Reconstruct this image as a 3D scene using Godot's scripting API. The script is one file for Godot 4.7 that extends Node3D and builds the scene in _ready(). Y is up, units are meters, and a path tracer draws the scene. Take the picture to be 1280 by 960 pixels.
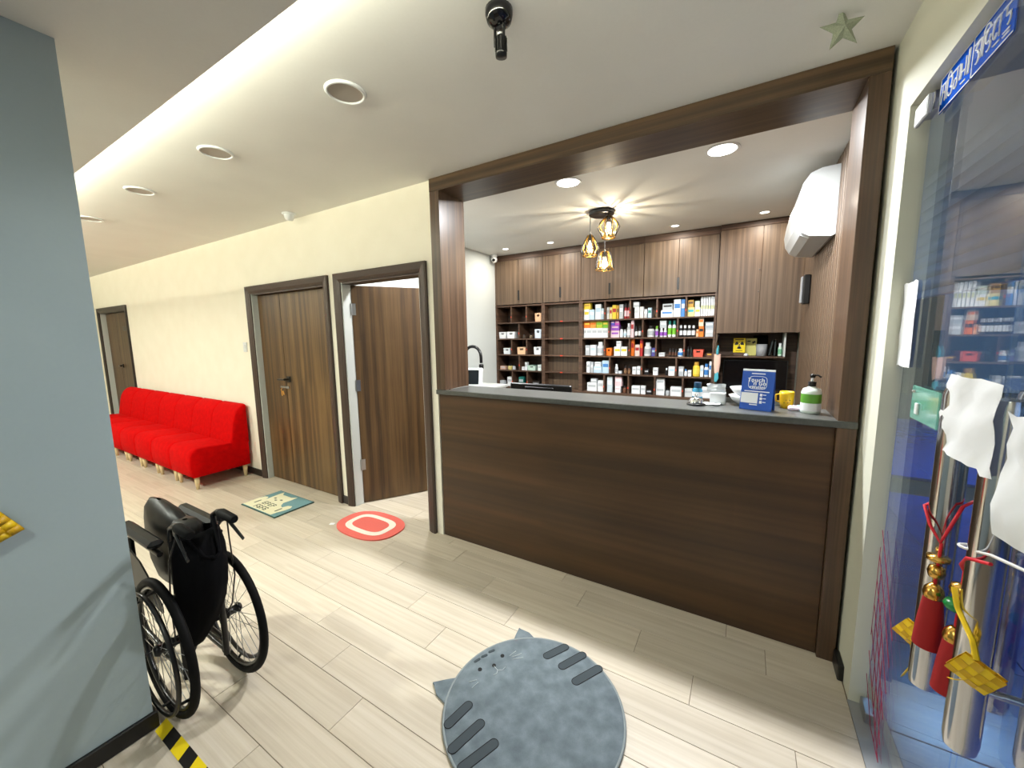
extends Node3D

# ------------------------------------------------------------------ helpers
const CAM := Vector3(0, 1.5287, 2.1647)
const FOCAL := 485.25
var cam_basis: Basis
var taken := {}
var M := {}
var rng := RandomNumberGenerator.new()

func ray(px: float, py: float) -> Vector3:
	return cam_basis * Vector3((px - 640.0) / FOCAL, -(py - 480.0) / FOCAL, -1.0)
func on_z(px: float, py: float, z: float) -> Vector3:
	var d := ray(px, py)
	return CAM + d * ((z - CAM.z) / d.z)
func on_y(px: float, py: float, y: float) -> Vector3:
	var d := ray(px, py)
	return CAM + d * ((y - CAM.y) / d.y)

func numbered(n: String) -> String:
	if not taken.has(n):
		taken[n] = 0
		return n
	taken[n] += 1
	return "%s_%03d" % [n, taken[n]]

func tag(o: Node, label: String, category: String, group := "") -> Node:
	o.set_meta("label", label)
	o.set_meta("category", category)
	if group != "":
		o.set_meta("group", group)
	return o

func thing(called: String, label: String, category: String, at := Vector3.ZERO, turn := 0.0, group := "") -> Node3D:
	var o := Node3D.new()
	o.name = numbered(called)
	add_child(o)
	o.position = at
	o.rotation.y = turn
	tag(o, label, category, group)
	return o

func copy_of(root: Node3D, at: Vector3, turn: float, label := "", group := "") -> Node3D:
	var base := String(root.name)
	var r: Node3D = root.duplicate()
	r.name = numbered(base)
	add_child(r)
	r.position = at
	r.rotation.y = turn
	if label != "":
		r.set_meta("label", label)
	if group != "":
		r.set_meta("group", group)
	return r

func S() -> SurfaceTool:
	var st := SurfaceTool.new()
	st.begin(Mesh.PRIMITIVE_TRIANGLES)
	return st

func obj(called: String, st: SurfaceTool, m: Material, parent: Node = null) -> MeshInstance3D:
	st.generate_normals()
	return inst(called, st.commit(), m, parent)

func inst(called: String, mesh: Mesh, m: Material, parent: Node = null) -> MeshInstance3D:
	var o := MeshInstance3D.new()
	o.mesh = mesh
	o.material_override = m
	o.cast_shadow = GeometryInstance3D.SHADOW_CASTING_SETTING_ON
	if parent == null:
		o.name = numbered(called)
		add_child(o)
	else:
		o.name = called
		parent.add_child(o, true)
	return o

func struct(called: String, st: SurfaceTool, m: Material, label := "") -> MeshInstance3D:
	var o := obj(called, st, m)
	o.set_meta("kind", "structure")
	if label != "":
		o.set_meta("label", label)
	return o

# corners a b c d run counter-clockwise seen from outside
func quad(st: SurfaceTool, a: Vector3, b: Vector3, c: Vector3, d: Vector3) -> void:
	for v in [a, c, b, a, d, c]:
		st.add_vertex(v)
func tri(st: SurfaceTool, a: Vector3, b: Vector3, c: Vector3) -> void:
	for v in [a, c, b]:
		st.add_vertex(v)
func face_out(st: SurfaceTool, p: Array, from: Vector3) -> void:
	var mid := Vector3.ZERO
	for v in p:
		mid += v
	mid /= p.size()
	var n: Vector3 = (p[1] - p[0]).cross(p[2] - p[0])
	if n.dot(mid - from) < 0:
		p.reverse()
	for i in range(1, p.size() - 1):
		tri(st, p[0], p[i], p[i + 1])

# a box with chamfered edges
func bx(st: SurfaceTool, c: Vector3, s: Vector3, bev := 0.0, bs := Basis()) -> void:
	st.set_smooth_group(-1)
	var h := s * 0.5
	if bev <= 0.0:
		for ax in 3:
			for sg in [-1.0, 1.0]:
				var p := []
				for k in [[-1, -1], [1, -1], [1, 1], [-1, 1]]:
					var v := Vector3.ZERO
					v[ax] = sg * h[ax]
					v[(ax + 1) % 3] = k[0] * h[(ax + 1) % 3]
					v[(ax + 2) % 3] = k[1] * h[(ax + 2) % 3]
					p.append(c + bs * v)
				face_out(st, p, c)
		return
	var b := minf(bev, minf(h.x, minf(h.y, h.z)) * 0.9)
	for ax in 3:
		var a1 := (ax + 1) % 3
		var a2 := (ax + 2) % 3
		for sg in [-1.0, 1.0]:
			var p := []
			for k in [[-1, -1], [1, -1], [1, 1], [-1, 1]]:
				var v := Vector3.ZERO
				v[ax] = sg * h[ax]
				v[a1] = k[0] * (h[a1] - b)
				v[a2] = k[1] * (h[a2] - b)
				p.append(c + bs * v)
			face_out(st, p, c)
		for s1 in [-1.0, 1.0]:
			for s2 in [-1.0, 1.0]:
				var p := []
				for k in [[0, -1], [0, 1], [1, 1], [1, -1]]:
					var v := Vector3.ZERO
					v[ax] = k[1] * (h[ax] - b)
					v[a1] = s1 * (h[a1] - (b if k[0] == 1 else 0.0))
					v[a2] = s2 * (h[a2] - (b if k[0] == 0 else 0.0))
					p.append(c + bs * v)
				face_out(st, p, c)
	for sx in [-1.0, 1.0]:
		for sy in [-1.0, 1.0]:
			for sz in [-1.0, 1.0]:
				var p := []
				for k in 3:
					var v := Vector3(sx * (h.x - b), sy * (h.y - b), sz * (h.z - b))
					v[k] = [sx, sy, sz][k] * h[k]
					p.append(c + bs * v)
				face_out(st, p, c)

# box between two corners
func bb(st: SurfaceTool, x0: float, x1: float, y0: float, y1: float, z0: float, z1: float, bev := 0.0) -> void:
	bx(st, Vector3((x0 + x1) / 2, (y0 + y1) / 2, (z0 + z1) / 2), Vector3(absf(x1 - x0), absf(y1 - y0), absf(z1 - z0)), bev)

# profile runs from the bottom to the top as (radius, height); a repeated point makes a sharp edge
func lathe(st: SurfaceTool, prof: Array, n := 20, at := Vector3.ZERO, bs := Basis()) -> void:
	var g := 1
	for i in prof.size() - 1:
		var p0: Vector2 = prof[i]
		var p1: Vector2 = prof[i + 1]
		if p0.is_equal_approx(p1):
			g += 1
			continue
		st.set_smooth_group(g)
		for j in n:
			var a0 := TAU * j / n
			var a1 := TAU * ((j + 1) % n) / n
			var a := at + bs * Vector3(p0.x * cos(a0), p0.y, -p0.x * sin(a0))
			var b := at + bs * Vector3(p0.x * cos(a1), p0.y, -p0.x * sin(a1))
			var c := at + bs * Vector3(p1.x * cos(a1), p1.y, -p1.x * sin(a1))
			var d := at + bs * Vector3(p1.x * cos(a0), p1.y, -p1.x * sin(a0))
			if p0.x < 1e-6:
				tri(st, a, c, d)
			elif p1.x < 1e-6:
				tri(st, a, b, c)
			else:
				quad(st, a, b, c, d)

func tube(st: SurfaceTool, pts: Array, r, n := 8, closed := false, flat := Vector2(1, 1)) -> void:
	var rings := []
	var m := pts.size()
	var t0: Vector3 = (pts[1] - pts[0]).normalized()
	var nn := t0.cross(Vector3.UP)
	if nn.length() < 0.05:
		nn = t0.cross(Vector3.RIGHT)
	nn = nn.normalized()
	for i in m:
		var t: Vector3
		if closed:
			t = (pts[(i + 1) % m] - pts[(i - 1 + m) % m]).normalized()
		else:
			t = (pts[mini(i + 1, m - 1)] - pts[maxi(i - 1, 0)]).normalized()
		nn = (nn - t * nn.dot(t)).normalized()
		var b := t.cross(nn)
		var rr: float = r[i] if r is Array else r
		var ring := []
		for j in n:
			var a := TAU * j / n
			ring.append(pts[i] + (nn * cos(a) * flat.x + b * sin(a) * flat.y) * rr)
		rings.append(ring)
	st.set_smooth_group(7)
	for i in (m if closed else m - 1):
		var A: Array = rings[i]
		var B: Array = rings[(i + 1) % m]
		for j in n:
			quad(st, A[j], A[(j + 1) % n], B[(j + 1) % n], B[j])
	if not closed:
		st.set_smooth_group(-1)
		for j in range(1, n - 1):
			tri(st, rings[0][0], rings[0][j + 1], rings[0][j])
			tri(st, rings[m - 1][0], rings[m - 1][j], rings[m - 1][j + 1])

# polygon in local x,y pushed from z = 0 to z = -depth, then placed by xf
func prism(st: SurfaceTool, poly: PackedVector2Array, depth: float, xf := Transform3D()) -> void:
	var pl := poly.duplicate()
	if Geometry2D.is_polygon_clockwise(pl):
		pl.reverse()
	var idx := Geometry2D.triangulate_polygon(pl)
	st.set_smooth_group(-1)
	for i in range(0, idx.size(), 3):
		var q := [pl[idx[i]], pl[idx[i + 1]], pl[idx[i + 2]]]
		if (q[1] - q[0]).cross(q[2] - q[0]) < 0:
			q.reverse()
		tri(st, xf * Vector3(q[0].x, q[0].y, 0), xf * Vector3(q[1].x, q[1].y, 0), xf * Vector3(q[2].x, q[2].y, 0))
		tri(st, xf * Vector3(q[0].x, q[0].y, -depth), xf * Vector3(q[2].x, q[2].y, -depth), xf * Vector3(q[1].x, q[1].y, -depth))
	for i in pl.size():
		var a := pl[i]
		var b := pl[(i + 1) % pl.size()]
		quad(st, xf * Vector3(a.x, a.y, -depth), xf * Vector3(b.x, b.y, -depth), xf * Vector3(b.x, b.y, 0), xf * Vector3(a.x, a.y, 0))

# a profile in (z, y) swept along x with softened ends
func sweep_x(st: SurfaceTool, prof: Array, x0: float, x1: float, e: float) -> void:
	var c := Vector2.ZERO
	for p in prof:
		c += p
	c /= prof.size()
	var sl := [[x0, 0.93], [x0 + e * 0.3, 0.975], [x0 + e, 1.0], [x1 - e, 1.0], [x1 - e * 0.3, 0.975], [x1, 0.93]]
	var n := prof.size()
	var mid := Vector3((x0 + x1) / 2, c.y, c.x)
	st.set_smooth_group(3)
	for i in sl.size() - 1:
		for j in n:
			var q := []
			for k in [[i, j], [i, (j + 1) % n], [i + 1, (j + 1) % n], [i + 1, j]]:
				var v: Vector2 = c + (prof[k[1]] - c) * sl[k[0]][1]
				q.append(Vector3(sl[k[0]][0], v.y, v.x))
			face_out(st, q, mid)
	for k in [0, sl.size() - 1]:
		for j in n:
			var a: Vector2 = c + (prof[j] - c) * sl[k][1]
			var b: Vector2 = c + (prof[(j + 1) % n] - c) * sl[k][1]
			face_out(st, [Vector3(sl[k][0], c.y, c.x), Vector3(sl[k][0], a.y, a.x), Vector3(sl[k][0], b.y, b.x)], mid)

func circle_pts(r: float, n: int, rx := 1.0, ry := 1.0, c := Vector2.ZERO) -> PackedVector2Array:
	var p := PackedVector2Array()
	for i in n:
		p.append(c + Vector2(cos(TAU * i / n) * r * rx, sin(TAU * i / n) * r * ry))
	return p

func capsule_pts(a: Vector2, b: Vector2, r: float, n := 8) -> PackedVector2Array:
	var p := PackedVector2Array()
	var d := (b - a).angle()
	for i in n + 1:
		p.append(b + Vector2.from_angle(d - PI / 2 + PI * i / n) * r)
	for i in n + 1:
		p.append(a + Vector2.from_angle(d + PI / 2 + PI * i / n) * r)
	return p

# lay a polygon given in world (x, z) flat at height y
func flat_at(y: float) -> Transform3D:
	return Transform3D(Basis(Vector3(1, 0, 0), Vector3(0, 0, 1), Vector3(0, 1, 0)), Vector3(0, y, 0))
func lay(st: SurfaceTool, poly: PackedVector2Array, y0: float, y1: float) -> void:
	var up := PackedVector2Array()
	for v in poly:
		up.append(Vector2(v.x, -v.y))
	prism(st, up, y1 - y0, Transform3D(Basis(Vector3(1, 0, 0), Vector3(0, 0, -1), Vector3(0, 1, 0)), Vector3(0, y1, 0)))

func words(t: String, size: float, depth: float, bold := true) -> TextMesh:
	var f := SystemFont.new()
	f.font_names = PackedStringArray(["Droid Sans"])
	f.font_weight = 700 if bold else 400
	var m := TextMesh.new()
	m.text = t
	m.font = f
	m.font_size = 64
	m.pixel_size = size / 64.0
	m.depth = depth
	m.curve_step = 4.0
	return m

# ------------------------------------------------------------------ materials
func mat(key: String, c: Color, rough := 0.6, metal := 0.0, more := {}) -> StandardMaterial3D:
	var m := StandardMaterial3D.new()
	m.resource_name = key
	m.albedo_color = c
	m.roughness = rough
	m.metallic = metal
	for k in more:
		m.set(k, more[k])
	M[key] = m
	return m
func rgb(r: int, g: int, b: int) -> Color:
	return Color(r / 255.0, g / 255.0, b / 255.0)

func streaks(sd: int, w: int, rows: int, h: int, freq: float) -> PackedByteArray:
	var n := FastNoiseLite.new()
	n.seed = sd
	n.frequency = freq
	n.fractal_octaves = 4
	var im := n.get_seamless_image(w, rows)
	im.convert(Image.FORMAT_L8)
	if rows != h:
		im.resize(w, h, Image.INTERPOLATE_CUBIC)
	return im.get_data()

# grain along v; three tones mixed by coarse and fine streaks
func wood(sd: int, dark: Color, mid: Color, light: Color, along_u := false, coarse := 0.02, fine := 0.09) -> ImageTexture:
	var n := 512
	var a := streaks(sd, n, 16, n, coarse)
	var b := streaks(sd + 1, n, 40, n, fine)
	var d := streaks(sd + 2, n, n, n, 0.008)
	var out := PackedByteArray()
	out.resize(n * n * 3)
	for y in n:
		for x in n:
			var i := y * n + x
			var t := clampf((a[i] * 0.6 + b[i] * 0.28 + d[i] * 0.12) / 255.0 * 1.7 - 0.35, 0, 1)
			var c := dark.lerp(mid, t * 2) if t < 0.5 else mid.lerp(light, t * 2 - 1)
			var o := (x * n + y if along_u else i) * 3
			out[o] = int(c.r * 255)
			out[o + 1] = int(c.g * 255)
			out[o + 2] = int(c.b * 255)
	var im := Image.create_from_data(n, n, false, Image.FORMAT_RGB8, out)
	im.generate_mipmaps()
	return ImageTexture.create_from_image(im)

func mottle(sd: int, dark: Color, light: Color, freq: float, grain := 0.25) -> ImageTexture:
	var n := 512
	var a := streaks(sd, n, n, n, freq)
	var b := streaks(sd + 9, n, n, n, 0.2)
	var out := PackedByteArray()
	out.resize(n * n * 3)
	for i in n * n:
		var t := clampf((a[i] * (1 - grain) + b[i] * grain) / 255.0, 0, 1)
		var c := dark.lerp(light, t)
		out[i * 3] = int(c.r * 255)
		out[i * 3 + 1] = int(c.g * 255)
		out[i * 3 + 2] = int(c.b * 255)
	return ImageTexture.create_from_image(Image.create_from_data(n, n, false, Image.FORMAT_RGB8, out))

func bumps(sd: int, freq: float) -> NoiseTexture2D:
	var t := NoiseTexture2D.new()
	t.width = 256
	t.height = 256
	t.seamless = true
	var n := FastNoiseLite.new()
	n.seed = sd
	n.frequency = freq
	t.noise = n
	return t

func tri_mat(key: String, tex: Texture2D, scale: Vector3, rough: float, world := true, more := {}) -> StandardMaterial3D:
	var m := mat(key, Color.WHITE, rough, 0.0, more)
	m.albedo_texture = tex
	m.uv1_triplanar = true
	m.uv1_world_triplanar = world
	m.uv1_triplanar_sharpness = 8.0
	m.uv1_scale = scale
	return m

func variant(src: String, key: String, tint: Color, off: Vector3) -> StandardMaterial3D:
	var m: StandardMaterial3D = M[src].duplicate()
	m.resource_name = key
	m.albedo_color = tint
	m.uv1_offset = off
	M[key] = m
	return m

func make_materials() -> void:
	tri_mat("wall_cream", mottle(11, rgb(237, 231, 214), rgb(243, 238, 223), 0.01), Vector3.ONE * 0.6, 0.75)
	tri_mat("ceiling", mottle(12, rgb(222, 222, 218), rgb(229, 229, 225), 0.006), Vector3.ONE * 0.5, 0.8)
	tri_mat("partition", mottle(13, rgb(166, 182, 187), rgb(173, 189, 193), 0.008), Vector3.ONE * 0.5, 0.35)
	mat("white_wall", rgb(206, 213, 212), 0.6)
	mat("skirting", rgb(20, 19, 18), 0.4)
	tri_mat("plank", wood(21, rgb(200, 188, 170), rgb(210, 199, 182), rgb(217, 207, 192), true, 0.03, 0.12), Vector3(0.7, 1.5, 2.2), 0.33)
	for k in 5:
		var g: float = [1.0, 0.97, 0.94, 0.985, 0.955][k]
		variant("plank", "plank%d" % k, Color(g, g * 0.995, g * 0.985), Vector3(0.37 * k, 0, 0.61 * k))
	mat("joint", rgb(120, 104, 86), 0.8)
	tri_mat("door_wood", wood(31, rgb(60, 42, 22), rgb(94, 69, 38), rgb(120, 93, 57), false, 0.016, 0.09), Vector3(1.35, 0.4, 1.35), 0.42)
	variant("door_wood", "door_wood_b", Color(0.92, 0.9, 0.87), Vector3(0.31, 0.2, 0.5))
	variant("door_wood", "door_wood_c", Color(0.84, 0.83, 0.82), Vector3(0.61, 0.4, 0.15))
	tri_mat("counter_wood", wood(41, rgb(52, 34, 16), rgb(65, 43, 21), rgb(79, 54, 29), true, 0.008, 0.035), Vector3(0.42, 1.3, 1.3), 0.42)
	tri_mat("post_wood", wood(42, rgb(58, 41, 28), rgb(76, 56, 40), rgb(95, 72, 53), false, 0.02, 0.1), Vector3(1.9, 0.45, 1.9), 0.35)
	tri_mat("beam_wood", wood(43, rgb(54, 39, 24), rgb(71, 53, 34), rgb(90, 69, 46), true, 0.02, 0.1), Vector3(0.45, 1.9, 1.9), 0.35)
	tri_mat("cabinet_wood", wood(51, rgb(76, 60, 46), rgb(93, 75, 58), rgb(110, 91, 72), false, 0.03, 0.12), Vector3(1.7, 0.4, 1.7), 0.45)
	variant("cabinet_wood", "cabinet_wood_b", Color(0.96, 0.96, 0.96), Vector3(0.4, 0.3, 0))
	variant("cabinet_wood", "cabinet_wood_c", Color(1.0, 0.98, 0.97), Vector3(0.73, 0.1, 0))
	tri_mat("shelf_wood", wood(61, rgb(60, 42, 31), rgb(82, 60, 46), rgb(100, 76, 58), true, 0.03, 0.1), Vector3(0.5, 1.6, 1.6), 0.5)
	mat("frame_brown", rgb(62, 46, 38), 0.42)
	mat("frame_dark", rgb(36, 27, 24), 0.42)
	mat("lining", rgb(196, 200, 196), 0.45)
	tri_mat("worktop", mottle(71, rgb(66, 68, 66), rgb(84, 86, 84), 0.03), Vector3.ONE * 2, 0.32)
	mat("white_plastic", rgb(222, 225, 226), 0.3)
	mat("grey_plastic", rgb(150, 152, 154), 0.45)
	mat("black_plastic", rgb(16, 16, 17), 0.32)
	mat("black_metal", rgb(14, 14, 15), 0.28)
	mat("black_gloss", rgb(10, 10, 12), 0.08)
	mat("chrome", rgb(205, 205, 208), 0.13, 1.0)
	mat("gold", rgb(214, 168, 84), 0.22, 1.0)
	mat("brass_inner", rgb(226, 170, 80), 0.35, 0.8)
	mat("steel", rgb(176, 176, 178), 0.3, 1.0)
	mat("rubber", rgb(11, 11, 12), 0.65, 0.0, {"metallic_specular": 0.25})
	mat("vinyl", rgb(15, 15, 16), 0.42, 0.0, {"metallic_specular": 0.35})
	mat("black_fabric", rgb(8, 8, 11), 0.8, 0.0, {"metallic_specular": 0.2})
	tri_mat("velvet", mottle(81, rgb(176, 0, 2), rgb(206, 2, 3), 0.02), Vector3.ONE * 1.5, 0.9, true, {"metallic_specular": 0.2})
	mat("pale_wood", rgb(222, 196, 150), 0.5)
	tri_mat("plush", mottle(91, rgb(84, 95, 102), rgb(124, 136, 143), 0.014, 0.2), Vector3.ONE * 1.6, 0.95, true, {"rim_enabled": true, "rim": 0.15, "rim_tint": 0.6})
	mat("plush_dark", rgb(62, 70, 75), 0.95)
	mat("plush_edge", rgb(138, 146, 148), 0.9)
	mat("thread_black", rgb(18, 18, 18), 0.8)
	mat("thread_pale", rgb(176, 182, 184), 0.8)
	tri_mat("mat_blue", mottle(95, rgb(96, 136, 142), rgb(126, 164, 168), 0.05, 0.5), Vector3.ONE * 4, 0.95)
	mat("mat_edge", rgb(52, 78, 72), 0.95)
	mat("mat_cream", rgb(234, 228, 196), 0.95)
	mat("mat_print", rgb(96, 100, 82), 0.95)
	tri_mat("rug_coral", mottle(96, rgb(216, 92, 84), rgb(240, 124, 112), 0.08, 0.5), Vector3.ONE * 5, 0.97)
	tri_mat("rug_white", mottle(97, rgb(232, 224, 210), rgb(248, 242, 232), 0.08, 0.5), Vector3.ONE * 5, 0.97)
	mat("paper", rgb(240, 243, 246), 0.8, 0.0, {"backlight_enabled": true, "backlight": Color(0.25, 0.25, 0.25)})
	mat("sign_blue", rgb(14, 82, 196), 0.8, 0.0, {"metallic_specular": 0.1})
	mat("stand_blue", rgb(20, 78, 176), 0.35)
	mat("print_white", rgb(242, 244, 248), 0.7, 0.0, {"metallic_specular": 0.2})
	mat("hazard_yellow", rgb(236, 208, 20), 0.5)
	mat("hazard_black", rgb(14, 14, 14), 0.5)
	mat("yellow_ribbon", rgb(236, 196, 16), 0.45)
	mat("yellow_ribbon_b", rgb(206, 160, 10), 0.45)
	mat("tassel_red", rgb(150, 8, 14), 0.75)
	mat("cord_red", rgb(200, 16, 36), 0.6)
	mat("cord_white", rgb(226, 226, 222), 0.6)
	mat("jade", rgb(24, 122, 60), 0.25)
	mat("pane", Color(0.75, 0.9, 0.92, 0.03), 0.0, 0.0, {"transparency": BaseMaterial3D.TRANSPARENCY_ALPHA})
	mat("green_acrylic", Color(0.5, 0.78, 0.7, 0.5), 0.1, 0.0, {"transparency": BaseMaterial3D.TRANSPARENCY_ALPHA})
	tri_mat("star_felt", mottle(98, rgb(108, 114, 96), rgb(168, 174, 154), 0.05, 0.5), Vector3.ONE * 6, 0.9)
	mat("off_lens", rgb(168, 160, 150), 0.5)
	mat("shutter", rgb(170, 176, 180), 0.45, 0.3)
	tri_mat("street_tile", mottle(99, rgb(14, 58, 148), rgb(26, 82, 188), 0.02), Vector3.ONE * 0.7, 0.22)  # blue of the outdoor light is put into the tile colour
	mat("street_dark", rgb(22, 26, 34), 0.7)
	mat("led", Color.WHITE, 0.5, 0.0, {"emission_enabled": true, "emission": Color(1.0, 0.98, 0.94), "emission_energy_multiplier": 14.0})
	mat("led_small", Color.WHITE, 0.5, 0.0, {"emission_enabled": true, "emission": Color(1.0, 0.97, 0.92), "emission_energy_multiplier": 6.0})
	mat("led_warm", Color.WHITE, 0.5, 0.0, {"emission_enabled": true, "emission": Color(1.0, 0.9, 0.72), "emission_energy_multiplier": 6.0})
	mat("bulb", Color.WHITE, 0.5, 0.0, {"emission_enabled": true, "emission": Color(1.0, 0.92, 0.72), "emission_energy_multiplier": 9.0})
	mat("red_tag", rgb(214, 66, 40), 0.5)
	mat("screen_off", rgb(26, 32, 36), 0.1)
	mat("mask_teal", rgb(70, 160, 176), 0.8)
	mat("mask_pink", rgb(222, 184, 168), 0.8)
	mat("cup_yellow", rgb(240, 190, 20), 0.35)
	mat("gel", Color(0.88, 0.93, 0.9), 0.15)
	mat("label_green", rgb(96, 160, 52), 0.4)

func plain(c: Color, rough := 0.5) -> StandardMaterial3D:
	var k := "c_" + c.to_html(false)
	return M[k] if M.has(k) else mat(k, c, rough)

# ------------------------------------------------------------------ lamps
func area(called: String, at: Vector3, dir: Vector3, size: Vector2, e: float, c: Color) -> void:
	var l := AreaLight3D.new()
	l.name = called
	l.area_size = size
	l.light_energy = e
	l.light_color = c
	l.area_range = 20.0
	l.shadow_enabled = true
	add_child(l, true)
	var up := Vector3.RIGHT if absf(dir.normalized().y) > 0.9 else Vector3.UP
	l.look_at_from_position(at, at + dir, up)

func omni(called: String, at: Vector3, e: float, c: Color, size: float, parent: Node = null) -> void:
	var l := OmniLight3D.new()
	l.name = called
	l.light_energy = e
	l.light_color = c
	l.light_size = size
	l.omni_range = 20.0
	l.omni_attenuation = 2.0
	l.shadow_enabled = true
	(parent if parent else self).add_child(l, true)
	l.position = at

const H := 2.6
const WARM := Color(0.97, 0.97, 0.88)
const COOL := Color(0.98, 0.99, 1.0)

func _ready() -> void:
	rng.seed = 7
	# ---- camera
	cam_basis = Basis.from_euler(Vector3(deg_to_rad(-7.1905), deg_to_rad(30.7499), deg_to_rad(-0.8352)), EULER_ORDER_YXZ)
	var cam := Camera3D.new()
	cam.fov = 89.3765
	cam.near = 0.02
	cam.far = 200.0
	cam.transform = Transform3D(cam_basis, CAM)
	add_child(cam)
	cam.current = true
	# ---- sky and exposure
	var we := WorldEnvironment.new()
	var env := Environment.new()
	var sm := ProceduralSkyMaterial.new()
	sm.sky_top_color = rgb(70, 110, 170)
	sm.sky_horizon_color = rgb(120, 150, 190)
	sm.ground_bottom_color = rgb(40, 50, 66)
	sm.ground_horizon_color = rgb(90, 110, 140)
	sm.sky_energy_multiplier = 1.5
	sm.ground_energy_multiplier = 1.5
	var sky := Sky.new()
	sky.sky_material = sm
	env.background_mode = Environment.BG_SKY
	env.sky = sky
	env.tonemap_mode = Environment.TONE_MAPPER_LINEAR
	env.tonemap_exposure = 1.0
	env.sdfgi_enabled = true
	env.ssao_enabled = true
	env.ssil_enabled = true
	we.environment = env
	add_child(we)
	# ---- large area lights (the LED strip of the ceiling cove)
	area("cove_light", Vector3(-5.2, 2.535, 1.475), Vector3(0, 0.9, -0.45), Vector2(11.0, 0.02), 13.0, WARM)

	make_materials()
	build_shell()
	build_trim_and_doors()
	build_shopfront()
	build_outside()
	build_pharmacy()
	build_products()
	build_counter()
	build_lamps()
	build_sofas()
	build_wheelchair()
	build_rugs()
	build_decor()

# ------------------------------------------------------------------ setting
const D1 := [-4.51, -3.125]
const D2 := [-3.04, -1.985]
const D3 := [-9.39, -8.04]
const CASE := 0.075
const TOP := 2.065
const GX := 0.5          # glass line of the shop front
const RX := 0.48         # right wall of the dispensary

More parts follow.
